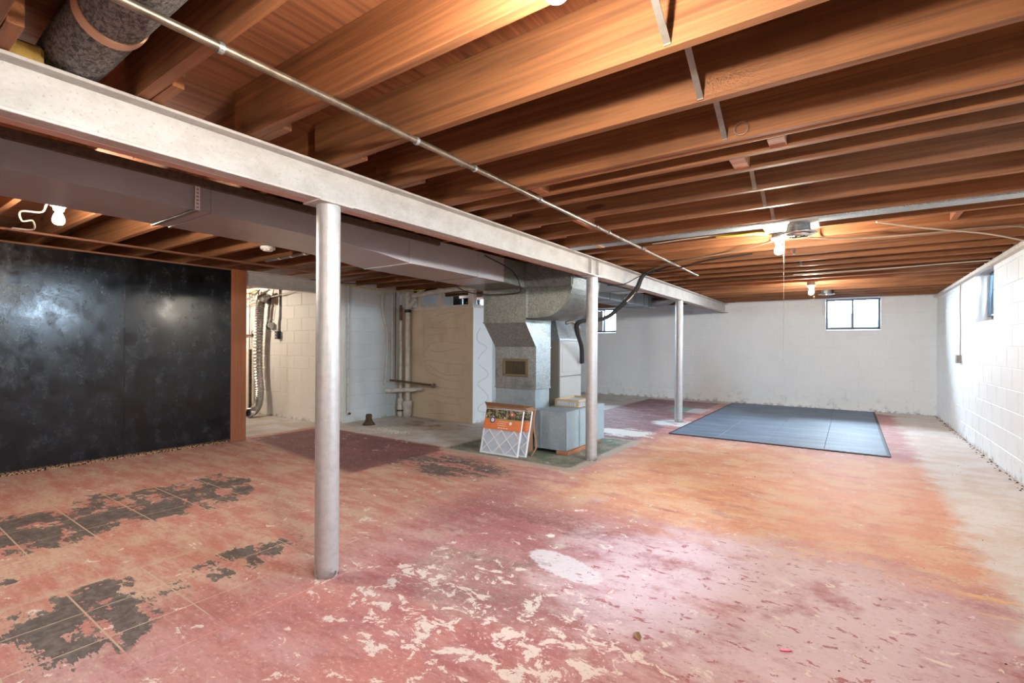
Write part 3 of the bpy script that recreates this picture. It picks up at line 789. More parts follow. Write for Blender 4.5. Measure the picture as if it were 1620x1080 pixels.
# supply elbow
el = thing('duct_elbow', 'galvanised duct elbow curving up behind the middle post', 'duct', (-2.7, 4.88, 1.52))
poly = [(-3.0, 1.52)]
for k in range(13):
    a = -PI / 2 + k / 12 * PI / 2
    poly.append((-2.79 + 0.39 * math.cos(a), 1.925 + 0.405 * math.sin(a)))
poly += [(-2.40, 2.128), (-3.0, 2.128)]
T(MB().prism(poly, 'y', 4.57, 5.22), 'elbow_body', M['galv_dark'], el)
T(MB().hexa([(-3.0, 4.562, 1.848), (-2.41, 4.562, 1.822), (-2.41, 4.57, 1.822), (-3.0, 4.57, 1.848), (-3.0, 4.562, 1.872), (-2.41, 4.562, 1.838), (-2.41, 4.57, 1.838), (-3.0, 4.57, 1.872)]), 'standing_seam', M['galv_dark'], el)
T(MB().hexa([(-3.0, 4.54, 1.866), (-2.41, 4.54, 1.838), (-2.41, 4.57, 1.838), (-3.0, 4.57, 1.866), (-3.0, 4.54, 2.128), (-2.41, 4.54, 2.128), (-2.41, 4.57, 2.128), (-3.0, 4.57, 2.128)]), 'upper_box', M['galv_dark'], el)
T(MB().box(-2.99, -2.965, 4.564, 4.57, 1.525, 1.84), 'standing_seam', M['galv'], el)
T(MB().prism([(-2.40, 2.10), (-2.388, 2.10), (-2.388, 1.92), (-2.40, 1.92)], 'y', 4.572, 5.21), 'outer_seam', M['galv'], el)
T(MB().box(-2.98, -2.45, 5.22, 6.3, 1.96, 2.128), 'rear_section', M['galv'], el)

# return box on the floor
rb = thing('return_box', 'low blue-grey sheet metal box on the furnace pad', 'box', (-2.8, 5.25, 0.04))
T(MB().cbox(-2.985, -2.572, 4.741, 5.757, 0.042, 0.47, 0.003), 'box_body', M['galv_box'], rb)
T(MB().cbox(-2.988, -2.568, 4.736, 5.762, 0.47, 0.478, 0.002), 'lid', M['galv_box'], rb)
T(MB().box(-2.905, -2.885, 4.733, 4.741, 0.042, 0.47), 'cleat', M['galv_box'], rb)
T(MB().box(-2.572, -2.564, 5.06, 5.08, 0.042, 0.47), 'cleat', M['galv_box'], rb)
T(MB().box(-2.574, -2.566, 4.741, 4.749, 0.042, 0.47), 'corner_lip', M['galv'], rb)
tag(MB().cbox(-2.70, -2.545, 4.75, 5.25, 0.0, 0.040, 0.003).build('wood_block', M['block_wood']), 'short wood board propping the near corner of the metal box', 'board')
tag(MB().cbox(-2.95, -2.6, 5.62, 5.72, 0.0, 0.040, 0.003).build('wood_block', M['block_wood']), 'wood board under the far end of the metal box', 'board')

# furnace
fu = thing('furnace', 'beige enamelled furnace cabinet behind the galvanised plenum', 'furnace', (-3.3, 5.65, 0))
T(MB().cbox(-3.60, -3.012, 5.365, 5.95, 0.0, 1.277, 0.004), 'cabinet', M['cabinet_side'], fu)
up = T(MB().cbox(-3.012, -2.998, 5.37, 5.945, 0.822, 1.272, 0.004), 'door_panel', M['cabinet'], fu)
lo = T(MB().cbox(-3.012, -2.998, 5.37, 5.945, 0.03, 0.812, 0.004), 'door_panel', M['cabinet'], fu)
MB().cbox(-2.998, -2.994, 5.42, 5.83, 0.87, 1.23, 0.003).build('pressed_panel', M['cabinet'], up)
cn = [(-3.56, 5.40, 1.277), (-3.03, 5.40, 1.277), (-3.03, 5.92, 1.277), (-3.56, 5.92, 1.277), (-3.48, 5.46, 1.53), (-3.12, 5.46, 1.53), (-3.12, 5.86, 1.53), (-3.48, 5.86, 1.53)]
T(MB().hexa(cn), 'coil_cone', M['galv'], fu)
T(MB().box(-3.57, -3.02, 5.39, 5.93, 1.277, 1.30), 'collar', M['galv'], fu)
T(MB().tube(spline([(-3.02, 5.55, 1.50), (-2.96, 5.62, 1.52), (-2.93, 5.74, 1.44), (-2.96, 5.82, 1.35)]), 0.022, 10), 'condensate_pipe', M['pipe_grey'], fu)

# second trunk beyond the furnace with round take-off
d2 = thing('supply_duct', 'galvanised rectangular duct ending near the far post', 'duct', (-3.2, 7.7, 1.913))
T(MB().box(-3.42, -3.0, 6.32, 9.0, 1.915, 2.128), 'duct_section', M['galv_box'], d2)
for y in (6.9, 7.55, 7.95, 8.38, 8.62):
    T(MB().box(-3.425, -2.995, y - 0.007, y + 0.007, 1.909, 2.127), 'drive_cleat', M['galv_dark'], d2)
T(MB().box(-2.997, -2.993, 8.66, 8.685, 1.915, 2.13), 'hanger_strap', M['alu'], d2)
T(MB().tube(spline([(-3.02, 8.85, 2.02), (-2.93, 8.85, 2.02), (-2.84, 8.87, 2.025), (-2.74, 8.9, 2.05), (-2.66, 8.92, 2.10)]), 0.085, 16), 'round_elbow', M['galv'], d2)
# flat sheet-metal joist pans
pn = thing('sheet_metal_pan', 'shiny flat sheet metal pan fixed under joists beside the beam', 'panel', (-2.7, 6.75, 2.0))
T(MB().box(-2.90, -2.36, 6.55, 6.98, 1.995, 2.003), 'pan_sheet', M['alu'], pn)
T(MB().box(-2.90, -2.36, 6.545, 6.555, 1.98, 2.13), 'pan_lip', M['alu'], pn)
pn2 = thing('sheet_metal_pan', 'wider sheet metal pan behind the galvanised duct', 'panel', (-3.7, 7.5, 2.05))
T(MB().box(-4.4, -3.43, 6.9, 8.4, 2.02, 2.03), 'pan_sheet', M['alu'], pn2)
T(MB().box(-4.4, -3.43, 6.895, 6.905, 2.0, 2.13), 'pan_lip', M['alu'], pn2)

# round insulated duct in the near joist bay
rd = thing('round_duct', 'round duct wrapped in grey felt between the nearest joists', 'duct', (-0.6, 0.525, 2.227))
MB().lathe([(0.086, -1.85), (0.092, -1.6), (0.09, -1.3), (0.092, 1.8)], (0, 0, 0), 'x', 32).build('felt_wrap', M['felt'], rd)
MB().lathe([(0.094, -1.305), (0.0955, -1.30), (0.0955, -1.265), (0.094, -1.26)], (0, 0, 0), 'x', 32).build('tape_band', M['tape'], rd)
MB().lathe([(0.094, -0.105), (0.0955, -0.10), (0.0955, -0.065), (0.094, -0.06)], (0, 0, 0), 'x', 32).build('tape_band', M['tape'], rd)
tag(MB().cbox(-2.31, -2.22, 0.335, 0.44, 2.132, 2.20, 0.01).build('insulation_tuft', simple('yellow_fibreglass', (196, 160, 84), 0.95, 0, 0.3, 25)), 'scrap of yellow insulation beside the felt wrapped duct', 'insulation')

# flat duct in a joist bay with its round register
bd = thing('joist_bay_duct', 'flat galvanised duct running across between two joists', 'duct', (-0.5, 4.2, 2.1))
T(MB().box(-2.25, -0.56, 4.064, 4.20, 2.126, 2.345), 'duct_section', M['galv'], bd)
T(MB().box(-0.56, -0.20, 4.064, 4.40, 2.122, 2.345), 'boot_box', M['rim_white'], bd)
T(MB().box(-0.20, 1.2, 4.064, 4.20, 2.126, 2.345), 'duct_section', M['galv'], bd)
T(MB().box(-1.93, -1.88, 4.064, 4.20, 2.122, 2.126), 'tape_band', M['tape'], bd)
def register(x, y, z, label):
    t = thing('ceiling_register', label, 'register', (x, y, z), 0, 'round ceiling registers')
    MB().lathe([(0.075, 0.074), (0.082, 0.012)], (0, 0, 0), 'z', 28, cap=False).build('neck', M['galv'], t)
    MB().lathe([(0.082, 0.012), (0.118, 0.004), (0.120, -0.004), (0.108, -0.010), (0.080, 0.002)], (0, 0, 0), 'z', 32, cap=False).build('flange', M['alu'], t)
    MB().lathe([(0.076, 0.02), (0.001, 0.02)], (0, 0, 0), 'z', 24, cap=False).build('throat', M['black_hole'], t)
    for r in (0.064, 0.046, 0.028):
        MB().lathe([(r, -0.020), (r + 0.013, -0.008), (r + 0.011, -0.006), (r - 0.002, -0.018)], (0, 0, 0), 'z', 24, cap=False).build('louvre_ring', M['alu'], t)
    MB().lathe([(0.014, -0.022), (0.012, 0.006)], (0, 0, 0), 'z', 16).build('hub', M['alu'], t)
register(-0.322, 4.17, 2.05, 'round metal ceiling register beside the middle bulb')
register(-0.335, 9.62, 2.09, 'small round ceiling register beside the farthest bulb')
MB_ = MB().lathe([(0.075, 0.0), (0.075, 0.30)], (-0.335, 9.62, 2.12), 'z', 20, cap=False).build('register_pipe', M['galv'])
tag(MB_, 'short round pipe above the far ceiling register', 'pipe')

# ================================================================ LIGHTS
def lamp(x, y, label, chain=0.0, zb=JZ, drop=0.0):
    t = thing('bulb_lamp', label, 'lamp', (x, y, zb), 0, 'bare bulb ceiling lamps')
    MB().lathe([(0.048, 0.0), (0.050, -0.004), (0.050, -0.042), (0.046, -0.044)], (0, 0, 0), 'z', 8, smooth=False).build('junction_box', M['pipe_grey'], t)
    MB().lathe([(0.058, -0.044), (0.060, -0.052), (0.045, -0.062), (0.030, -0.075), (0.026, -0.092), (0.024, -0.094)], (0, 0, 0), 'z', 24).build('lamp_holder', M['porcelain'], t)
    pr = [(0.013, -0.094), (0.014, -0.104), (0.021, -0.12), (0.028, -0.138), (0.030, -0.152), (0.027, -0.168), (0.018, -0.178), (0.002, -0.182)]
    MB().lathe(pr, (0, 0, 0), 'z', 20).build('bulb', M['bulb'], t)
    if chain:
        MB().tube([(0.04, -0.02, -0.06), (0.04, -0.02, -0.06 - chain)], 0.0016, 6).build('pull_chain', M['cable_white'], t)
        MB().lathe([(0.001, 0.006), (0.005, 0.0), (0.005, -0.012), (0.001, -0.016)], (0.04, -0.02, -0.06 - chain), 'z', 10).build('chain_bead', M['cable_white'], t)
    return t
lamp(-0.525, 0.915, 'glaring bulb at the top edge of the picture between near joists')
lamp(-0.48, 4.44, 'middle bare bulb with a long pull chain near a register', 0.96)
lamp(-0.468, 8.12, 'farthest bare bulb with a short pull chain', 0.28)
lamp(-4.10, 0.88, 'bare bulb over the black partition beside the grey duct')
lamp(-8.8, 3.24, 'bare bulb in the alcove behind the black partition')
lamp(-0.48, -2.6, 'unseen bare bulb added behind the camera as fill light')  # fill lamp out of view, added to even out the lighting

# smoke alarm
sa = thing('smoke_alarm', 'round white smoke alarm under a joist by the grey duct', 'alarm', (-4.56, 2.47, JZ))
MB().lathe([(0.062, 0.0), (0.066, -0.004), (0.066, -0.022), (0.060, -0.028)], (0, 0, 0), 'z', 28).build('body', M['white_plastic'], sa)
MB().lathe([(0.046, -0.028), (0.046, -0.036), (0.036, -0.042), (0.002, -0.043)], (0, 0, 0), 'z', 24).build('cover', M['white_plastic'], sa)
for k in range(8):
    a = k * PI / 4
    MB().box(-0.006, 0.006, -0.0462, -0.0455, -0.036, -0.031).build('vent_slot', M['black_hole'], sa, None, a)

# ================================================================ PIPES UNDER THE CEILING
cp = thing('conduit_pipe', 'long tarnished steel pipe strapped under the joists', 'pipe', (-1.59, 0, 2.117))
MB().tube([(0.01, -2.5, 0), (0.0, 2.44, 0)], 0.0135, 12).build('pipe', M['pipe_old'], cp)
MB().tube([(0.0, 2.46, 0), (-0.02, 6.47, 0)], 0.0115, 12).build('pipe', M['pipe_grey'], cp)
for y in (1.82, 2.45, 3.42, 4.4):
    MB().lathe([(0.016, -0.03), (0.0165, -0.028), (0.0165, 0.028), (0.016, 0.03)], (-0.003, y, 0), 'y', 12).build('coupling', M['pipe_old'], cp)
for y in (0.71, 1.53, 1.935, 2.58, 3.62, 4.44):
    MB().lathe([(0.0175, -0.008), (0.0175, 0.008)], (0, y, 0), 'y', 12).build('pipe_clamp', M['galv'], cp)

# refrigerant line set
rl = thing('refrigerant_lines', 'pair of black insulated lines looping from furnace over the beam', 'hose', (-2.6, 5.6, 1.5))
pA = [(-2.97, 5.90, 0.98), (-2.90, 5.74, 1.20), (-2.82, 5.46, 1.39), (-2.765, 5.36, 1.485), (-2.70, 5.42, 1.52), (-2.60, 5.58, 1.535), (-2.50, 5.68, 1.58), (-2.38, 5.74, 1.69), (-2.24, 5.76, 1.83), (-2.15, 5.75, 1.93), (-2.12, 5.80, 2.04), (-2.08, 5.85, 2.105), (-1.95, 5.80, 2.118)]
T(MB().tube(spline(pA, 8), 0.021, 10), 'foam_line', M['black_foam'], rl)
pB = [(p[0] + 0.012, p[1] + 0.03, p[2] - 0.01 if 0 < i < 10 else p[2]) for i, p in enumerate(pA)]
T(MB().tube(spline(pB, 8), 0.013, 8), 'foam_line', M['black_foam'], rl)
T(MB().tube(spline([(-2.30, 5.77, 1.775), (-2.26, 5.78, 1.815), (-2.22, 5.785, 1.86)], 4), 0.032, 10), 'tape_wrap', M['cable_white'], rl)
T(MB().tube(spline([(-2.21, 5.785, 1.87), (-2.19, 5.79, 1.89)], 4), 0.034, 10), 'tape_wrap', M['tape'], rl)

def cable(name, pts, r, mat, label, k=8):
    o = MB().tube(spline(pts, k), r, 6).build(name, mat); tag(o, label, 'cable'); return o
cable('cable', [(-2.36, 5.35, 1.925), (-2.22, 5.42, 1.928), (-2.165, 5.50, 1.96), (-2.14, 5.75, 2.05), (-2.10, 5.95, 2.11), (-1.7, 5.6, 2.128)], 0.007, M['black_rubber'], 'thin black cable curving across the beam beside the insulated lines')
cable('cable', [(-2.98, 3.8, 2.10), (-2.96, 4.25, 2.0), (-2.99, 4.45, 1.84), (-3.1, 4.52, 1.80), (-3.5, 4.45, 1.80), (-3.75, 4.35, 1.86), (-4.0, 4.3, 2.05)], 0.006, M['black_rubber'], 'dark cable looping under the end of the grey duct')
cable('cable', [(-2.08, 5.86, 2.11), (-1.7, 5.45, 2.125), (-1.3, 5.22, 2.122), (-0.9, 5.05, 2.126), (-0.55, 4.72, 2.12), (-0.49, 4.50, 2.125)], 0.006, M['cable_grey'], 'sagging grey cable from the insulated lines to the middle bulb')
cable('cable', [(-2.05, 5.9, 2.112), (-1.6, 5.62, 2.10), (-1.2, 5.4, 2.124), (-0.8, 5.3, 2.128)], 0.007, M['black_rubber'], 'dark cable end running under joists from the insulated lines')
cable('cable', [(-1.5, 4.405, 2.15), (-1.1, 4.405, 2.16), (-0.8, 4.41, 2.15), (-0.55, 4.43, 2.12)], 0.006, M['cable_white'], 'white cable on the joist side left of the middle bulb')
cable('cable', [(-0.95, 4.408, 2.148), (-0.75, 4.40, 2.142), (-0.60, 4.40, 2.14), (-0.53, 4.42, 2.12)], 0.008, M['cable_yellow'], 'short yellow cable entering the middle lamp box')
cable('cable', [(-0.44, 4.46, 2.12), (-0.25, 4.75, 2.115), (0.1, 5.0, 2.12), (0.5, 5.0, 2.11), (0.95, 5.1, 2.125), (1.19, 5.4, 2.12)], 0.007, M['cable_grey'], 'grey cable running from the middle bulb to the right wall')
cable('cable', [(0.15, 4.44, 2.128), (0.45, 4.75, 2.105), (0.85, 5.2, 2.10), (1.18, 5.75, 2.105)], 0.006, M['cable_white'], 'pale cable crossing the joists near the right wall')
cable('cable', [(-0.6, 7.1, 2.128), (0.2, 7.1, 2.124), (0.8, 7.05, 2.126), (1.19, 7.0, 2.124)], 0.006, M['cable_white'], 'white cable under the joists before the farthest bulb')
cable('cable', [(-4.06, 0.90, 2.12), (-4.25, 0.86, 2.11), (-4.45, 0.87, 2.085), (-4.62, 0.80, 2.10), (-4.75, 0.83, 2.06), (-4.85, 0.90, 2.09), (-5.1, 0.95, 2.07), (-5.35, 0.88, 2.10)], 0.0065, M['cable_white'], 'kinked white cable leading to the bulb over the black partition')
cable('cable', [(-6.2, 4.2, 2.12), (-6.2, 4.7, 2.10), (-6.15, 5.2, 2.075), (-6.1, 5.6, 2.10), (-5.7, 5.7, 2.11)], 0.008, M['cable_yellow'], 'yellowish cable along the top of the pale grey wall')
cable('cable', [(-6.1, 3.9, 2.10), (-5.9, 4.5, 2.09), (-5.4, 5.0, 2.12), (-4.8, 5.2, 2.12)], 0.007, M['black_rubber'], 'dark cable under the joists above the plumbing corner')
# loop of wire hanging from a nail
lp = [(-0.40 + 0.028 * math.cos(a), 2.33, 2.17 + 0.028 * math.sin(a)) for a in [i * PI / 7 for i in range(15)]]
o = MB().tube(lp, 0.0015, 5).build('wire_loop', M['pipe_grey']); tag(o, 'small wire ring hanging on a joist face', 'wire')

# insulated line in the left bay
il = thing('wrapped_pipe', 'foil wrapped pipe with tape bands running between the left joists', 'pipe', (-4.8, 2.88, 2.155))
MB().lathe([(0.032, -0.55), (0.032, 1.1)], (0, 0, 0), 'x', 16).build('wrap', M['galv_dark'], il)
for x in (-0.28, -0.05, 0.2, 0.55):
    MB().lathe([(0.034, x), (0.034, x + 0.03)], (0, 0, 0), 'x', 16).build('tape_band', M['cable_white'], il)

# ================================================================ ALCOVE AND PLUMBING
fx = thing('flexible_duct', 'silver corrugated flexible duct hanging down the cream wall', 'duct', (-8.25, 4.33, 0))
fxs = -0.035
fp = spline([(-7.93, 4.37, 1.93), (-8.02, 4.34, 1.985), (-8.13, 4.33, 1.93), (-8.18, 4.33, 1.7), (-8.24, 4.34, 1.3), (-8.24, 4.34, 0.8), (-8.17, 4.33, 0.4), (-8.16, 4.30, 0.2), (-8.12, 4.20, 0.095), (-8.06, 4.08, 0.085)], 18)
fp = [q + Vector((0, fxs, 0)) for q in fp]
T(MB().tube(fp, 0.07, 20, False, rfun=lambda i: 0.075 if i % 2 else 0.064, closed_caps=False), 'foil_tube', M['alu'], fx)
T(MB().lathe([(0.055, 0.0), (0.055, 0.004)], (0, 0, 0), 'y', 14), 'dark_mouth', M['black_hole'], fx).location = Vector((-8.062, 4.083 + fxs, 0.085)) - fx.location
def pipe(name, pts, r, mat, label, cat='pipe', bends=True):
    o = MB().tube(spline(pts, 5) if bends else pts, r, 10).build(name, mat); tag(o, label, cat); return o
pipe('vertical_pipe', [(-8.70, 4.39, 0.0), (-8.70, 4.39, 2.13)], 0.014, M['pipe_white'], 'thin white pipe on the cream wall beside the flexible duct', bends=False)
pipe('vertical_pipe', [(-8.41, 4.39, 0.9), (-8.41, 4.39, 2.13)], 0.016, M['pipe_white'], 'white pipe on the cream wall just left of the flexible duct', bends=False)
pipe('gas_pipe', [(-8.60, 4.36, 0.05), (-8.63, 4.37, 1.12)], 0.024, M['pipe_rust'], 'rusty iron pipe standing by the cream wall', bends=False)
pipe('gas_pipe', [(-8.47, 4.38, 0.05), (-8.47, 4.39, 1.05)], 0.014, M['pipe_old'], 'thin brown pipe standing right of the rusty pipe', bends=False)
pipe('gas_pipe', [(-9.1, 4.38, 1.365), (-8.38, 4.38, 1.365)], 0.013, M['pipe_rust'], 'short horizontal rusty pipe crossing the white pipes', bends=False)
v_ = thing('pipe_valve', 'small brass valve on the horizontal rusty pipe', 'valve', (-8.56, 4.38, 1.365))
MB().lathe([(0.024, -0.03), (0.028, -0.01), (0.028, 0.01), (0.024, 0.03)], (0, 0, 0), 'x', 12).build('valve_body', M['pipe_rust'], v_)
MB().tube([(0, -0.02, 0.0), (0, -0.02, 0.06), (0.06, -0.02, 0.07)], 0.007, 6).build('valve_handle', M['pipe_rust'], v_)
pipe('floor_pipe', [(-8.68, 4.25, 0.03), (-8.35, 4.25, 0.03)], 0.03, M['pipe_rust'], 'stub of rusty pipe lying on the floor by the cream wall', bends=False)
gm = thing('meter_elbow', 'corroded pipe elbow on the floor beside the rusty pipe', 'pipe', (-8.72, 4.27, 0.0))
MB().tube(spline([(0, 0, 0), (0, 0, 0.12), (0.02, -0.02, 0.19), (0.08, -0.04, 0.21)], 5), 0.05, 12).build('elbow', M['pipe_old'], gm)

# tangle of cables at the top of the alcove
for i, (pts, m_, lb) in enumerate((
    ([(-8.9, 4.35, 1.88), (-8.5, 4.3, 1.90), (-8.0, 4.33, 1.98), (-7.5, 4.36, 2.03), (-7.1, 4.37, 2.11)], M['cable_white'], 'pale cable sagging over the top of the flexible duct'),
    ([(-8.9, 4.3, 2.02), (-8.6, 4.28, 1.98), (-8.35, 4.3, 2.06), (-8.2, 4.3, 2.12)], M['cable_grey'], 'grey cable tangled above the white pipes'),
    ([(-8.9, 4.33, 1.97), (-8.65, 4.3, 1.92), (-8.45, 4.32, 1.99), (-8.3, 4.34, 2.12)], M['cable_white'], 'white cable looping between the two white pipes'),
    ([(-8.9, 4.25, 2.09), (-8.5, 4.24, 2.075), (-8.2, 4.26, 2.11)], M['cable_yellow'], 'yellow cable at the top of the cream wall'))):
    cable('cable', pts, 0.010, m_, lb)

ob = thing('power_outlet', 'small black outlet box with conduit on the cream wall', 'outlet', (-7.80, 4.40, 1.36))
MB().cbox(-0.045, 0.045, -0.03, 0.028, -0.065, 0.065, 0.004).build('outlet_box', M['black_rubber'], ob)
for dz in (-0.028, 0.022):
    MB().lathe([(0.018, -0.036), (0.018, -0.03)], (0, 0, dz), 'y', 14).build('socket', M['pipe_grey'], ob)
MB().tube(spline([(0.0, 0.012, 0.065), (0.01, 0.012, 0.22), (0.028, 0.012, 0.32), (0.028, 0.012, 0.76)], 5), 0.016, 8).build('conduit', M['pipe_grey'], ob)
sk = thing('round_outlet', 'round socket hanging beside the flexible duct', 'outlet', (-8.02, 4.38, 1.52))
MB().lathe([(0.05, -0.03), (0.055, -0.02), (0.055, 0.02), (0.05, 0.03)], (0, 0, 0), 'x', 16).build('socket_body', M['black_rubber'], sk)
MB().lathe([(0.05, 0.03), (0.056, 0.05), (0.05, 0.06)], (0, 0, 0), 'x', 16).build('socket_rim', M['cable_white'], sk)
MB().tube(spline([(0, 0, 0.05), (0.03, 0.0, 0.2), (0.08, 0.0, 0.40), (0.10, 0.01, 0.6)], 5), 0.008, 6).build('cord', M['cable_white'], sk)

# plumbing in the grey corner
pipe('vent_pipe', [(-6.345, 4.70, 0.12), (-6.345, 4.70, 2.13)], 0.012, M['pipe_white'], 'thin white pipe on the grey wall right of the nearest post', bends=False)
pipe('water_pipe', [(-6.33, 5.40, 0.56), (-6.34, 5.42, 0.62), (-6.34, 5.47, 1.3), (-6.34, 5.37, 1.75), (-6.34, 5.36, 2.03), (-6.34, 5.5, 2.05)], 0.011, M['pipe_white'], 'bent thin white water pipe on the pale grey wall')
pipe('water_pipe', [(-6.33, 5.56, 0.56), (-6.33, 5.56, 2.05)], 0.010, M['pipe_white'], 'straight thin water pipe beside the bent one', bends=False)
pipe('water_pipe', [(-6.29, 5.60, 0.58), (-6.29, 5.60, 2.1)], 0.009, M['pipe_rust'], 'thin brown pipe left of the drain stack', bends=False)
dp = thing('drain_pipe', 'narrow drain pipe with peeling paint and bulky joints at floor', 'pipe', (-6.25, 5.68, 0))
MB().tube([(0, 0, 0.3), (0, 0, 1.62)], 0.026, 12).build('pipe', M['pipe_white'], dp)
MB().tube([(0, 0, 1.62), (0, 0, 1.88)], 0.027, 12).build('rusty_section', M['pipe_rust'], dp)
MB().tube([(0, 0, 1.88), (0, 0, 2.13)], 0.026, 12).build('pipe', M['pipe_white'], dp)
MB().lathe([(0.04, 0.0), (0.05, 0.04), (0.045, 0.09), (0.06, 0.12), (0.055, 0.18), (0.04, 0.2), (0.055, 0.23), (0.05, 0.30), (0.03, 0.31)], (0, 0, 0), 'z', 14).build('joint', M['pipe_white'], dp)
MB().lathe([(0.052, 0.09), (0.062, 0.1), (0.062, 0.115), (0.052, 0.125)], (0, 0, 0), 'z', 14).build('collar', M['pipe_rust'], dp)
ds = thing('drain_stack', 'thick white drain stack in the corner with a tee on top', 'pipe', (-6.10, 5.70, 0))
MB().tube([(0, 0, 0.27), (0, 0, 1.76)], 0.042, 16).build('pipe', M['pipe_white'], ds)
MB().tube([(0, 0, 1.79), (0, 0, 2.13)], 0.045, 16).build('pipe', M['pipe_white'], ds)
MB().lathe([(0.045, 0.0), (0.07, 0.02), (0.075, 0.18), (0.085, 0.2), (0.085, 0.25), (0.07, 0.27), (0.045, 0.28)], (0, 0, 0), 'z', 18).build('hub', M['pipe_white'], ds)
MB().lathe([(0.05, 1.75), (0.056, 1.77), (0.05, 1.80)], (0, 0, 0), 'z', 16).build('gasket', M['black_rubber'], ds)
MB().tube(spline([(0, 0, 1.83), (0.08, 0.0, 1.88), (0.16, 0.03, 1.98)], 5), 0.035, 12).build('branch', M['pipe_white'], ds)
MB().lathe([(0.055, 1.98), (0.06, 2.0), (0.06, 2.06), (0.055, 2.08)], (0, 0, 0), 'z', 16).build('tee', M['pipe_white'], ds)
pipe('drain_pipe', [(-6.0, 5.72, 2.03), (-5.5, 5.70, 2.06), (-5.1, 5.70, 2.08), (-4.7, 5.66, 2.075), (-4.2, 5.6, 2.08)], 0.038, M['pipe_white'], 'white pipe running above the beige enclosure top')
pipe('waste_pipe', [(-6.36, 5.46, 0.44), (-6.1, 5.58, 0.46), (-5.86, 5.68, 0.475)], 0.034, M['pipe_white'], 'short white horizontal pipe crossing the drain stack', bends=False)
pipe('waste_pipe', [(-5.87, 5.675, 0.475), (-5.76, 5.71, 0.48)], 0.022, M['pipe_white'], 'narrow white stub on the end of horizontal pipe', bends=False)
ip = thing('iron_pipe', 'rusty iron pipe sticking out before the beige enclosure', 'pipe', (-6.30, 5.50, 0.62))
MB().tube([(0, 0, 0), (0.82, 0.16, -0.055)], 0.018, 10).build('pipe', M['pipe_rust'], ip)
MB().lathe([(0.03, -0.02), (0.034, -0.01), (0.034, 0.02), (0.028, 0.03)], (0.83, 0.162, -0.056), 'x', 12).build('end_ring', M['pipe_grey'], ip)
o = MB().lathe([(0.008, -0.03), (0.016, -0.02), (0.018, 0.0), (0.012, 0.02)], (-6.30, 4.70, 0.15), 'x', 10).build('tap', M['pipe_rust']); tag(o, 'small tap at the foot of thin white pipe', 'tap')
# cast stump and plaster rubble on the utility floor
st = MB().lathe([(0.10, 0.0), (0.085, 0.02), (0.06, 0.05), (0.045, 0.1), (0.05, 0.13), (0.04, 0.16), (0.01, 0.165)], (-5.97, 4.80, 0), 'z', 11).build('pipe_stump', M['brown_dark']); tag(st, 'crusty brown stump on the floor by the pale grey wall', 'stump')
rub = MB()
for i in range(150):
    x, y = random.gauss(-5.30, 0.16), random.gauss(4.60, 0.07); r = random.uniform(0.004, 0.014)
    a = random.uniform(0, PI); c_, s_ = math.cos(a) * r, math.sin(a) * r
    rub.add([(x - c_, y - s_, 0), (x + s_, y - c_, 0), (x + c_ * 1.4, y + s_, 0), (x - s_, y + c_, 0), (x, y, r * 0.8)], [(0, 1, 4), (1, 2, 4), (2, 3, 4), (3, 0, 4)])
tag(rub.build('plaster_rubble', M['rim_white']), 'scatter of white plaster crumbs on the utility floor', 'rubble', kind='stuff')

# ================================================================ FILTERS AND BOXES
def m_print():
    g = G('printed_photo_wrap'); p = g.obj(); s = g.sep(p)
    n = g.noise(p, 28, 4, 0.6)
    col = g.mix(g.ss(n, 0.42, 0.62), lin((62, 58, 44)), lin((150, 142, 112)))
    n2 = g.noise(g.vmul(p, (1, 1, 0.6)), 17, 3, 0.6)
    col = g.mix(g.mul(g.ss(n2, 0.58, 0.62), 0.8), col, lin((40, 52, 84)))
    col = g.mix(g.mul(g.ss(g.noise(p, 21, 2), 0.64, 0.67), 0.9), col, lin((220, 196, 170)))
    col = g.mix(g.ss(s[2], 0.40, 0.385), col, lin((146, 158, 92)))
    g.bsdf(col, 0.25, 0, g.bump(g.noise(p, 20, 3), 0.3, 0.004), 0.6); return g.m
M['print'] = m_print()
M['orange_print'] = simple('orange_printed_band', (224, 128, 76), 0.3, 0, 0.15, 14)
M['blue_print'] = simple('blue_printed_badge', (52, 70, 130), 0.3)
M['red_print'] = simple('red_printed_badge', (206, 84, 50), 0.3)
M['white_print'] = simple('white_print', (232, 224, 216), 0.4)
M['pleat'] = simple('white_filter_pleats', (196, 202, 212), 0.8)
M['card_white'] = simple('white_filter_card', (226, 228, 232), 0.7)

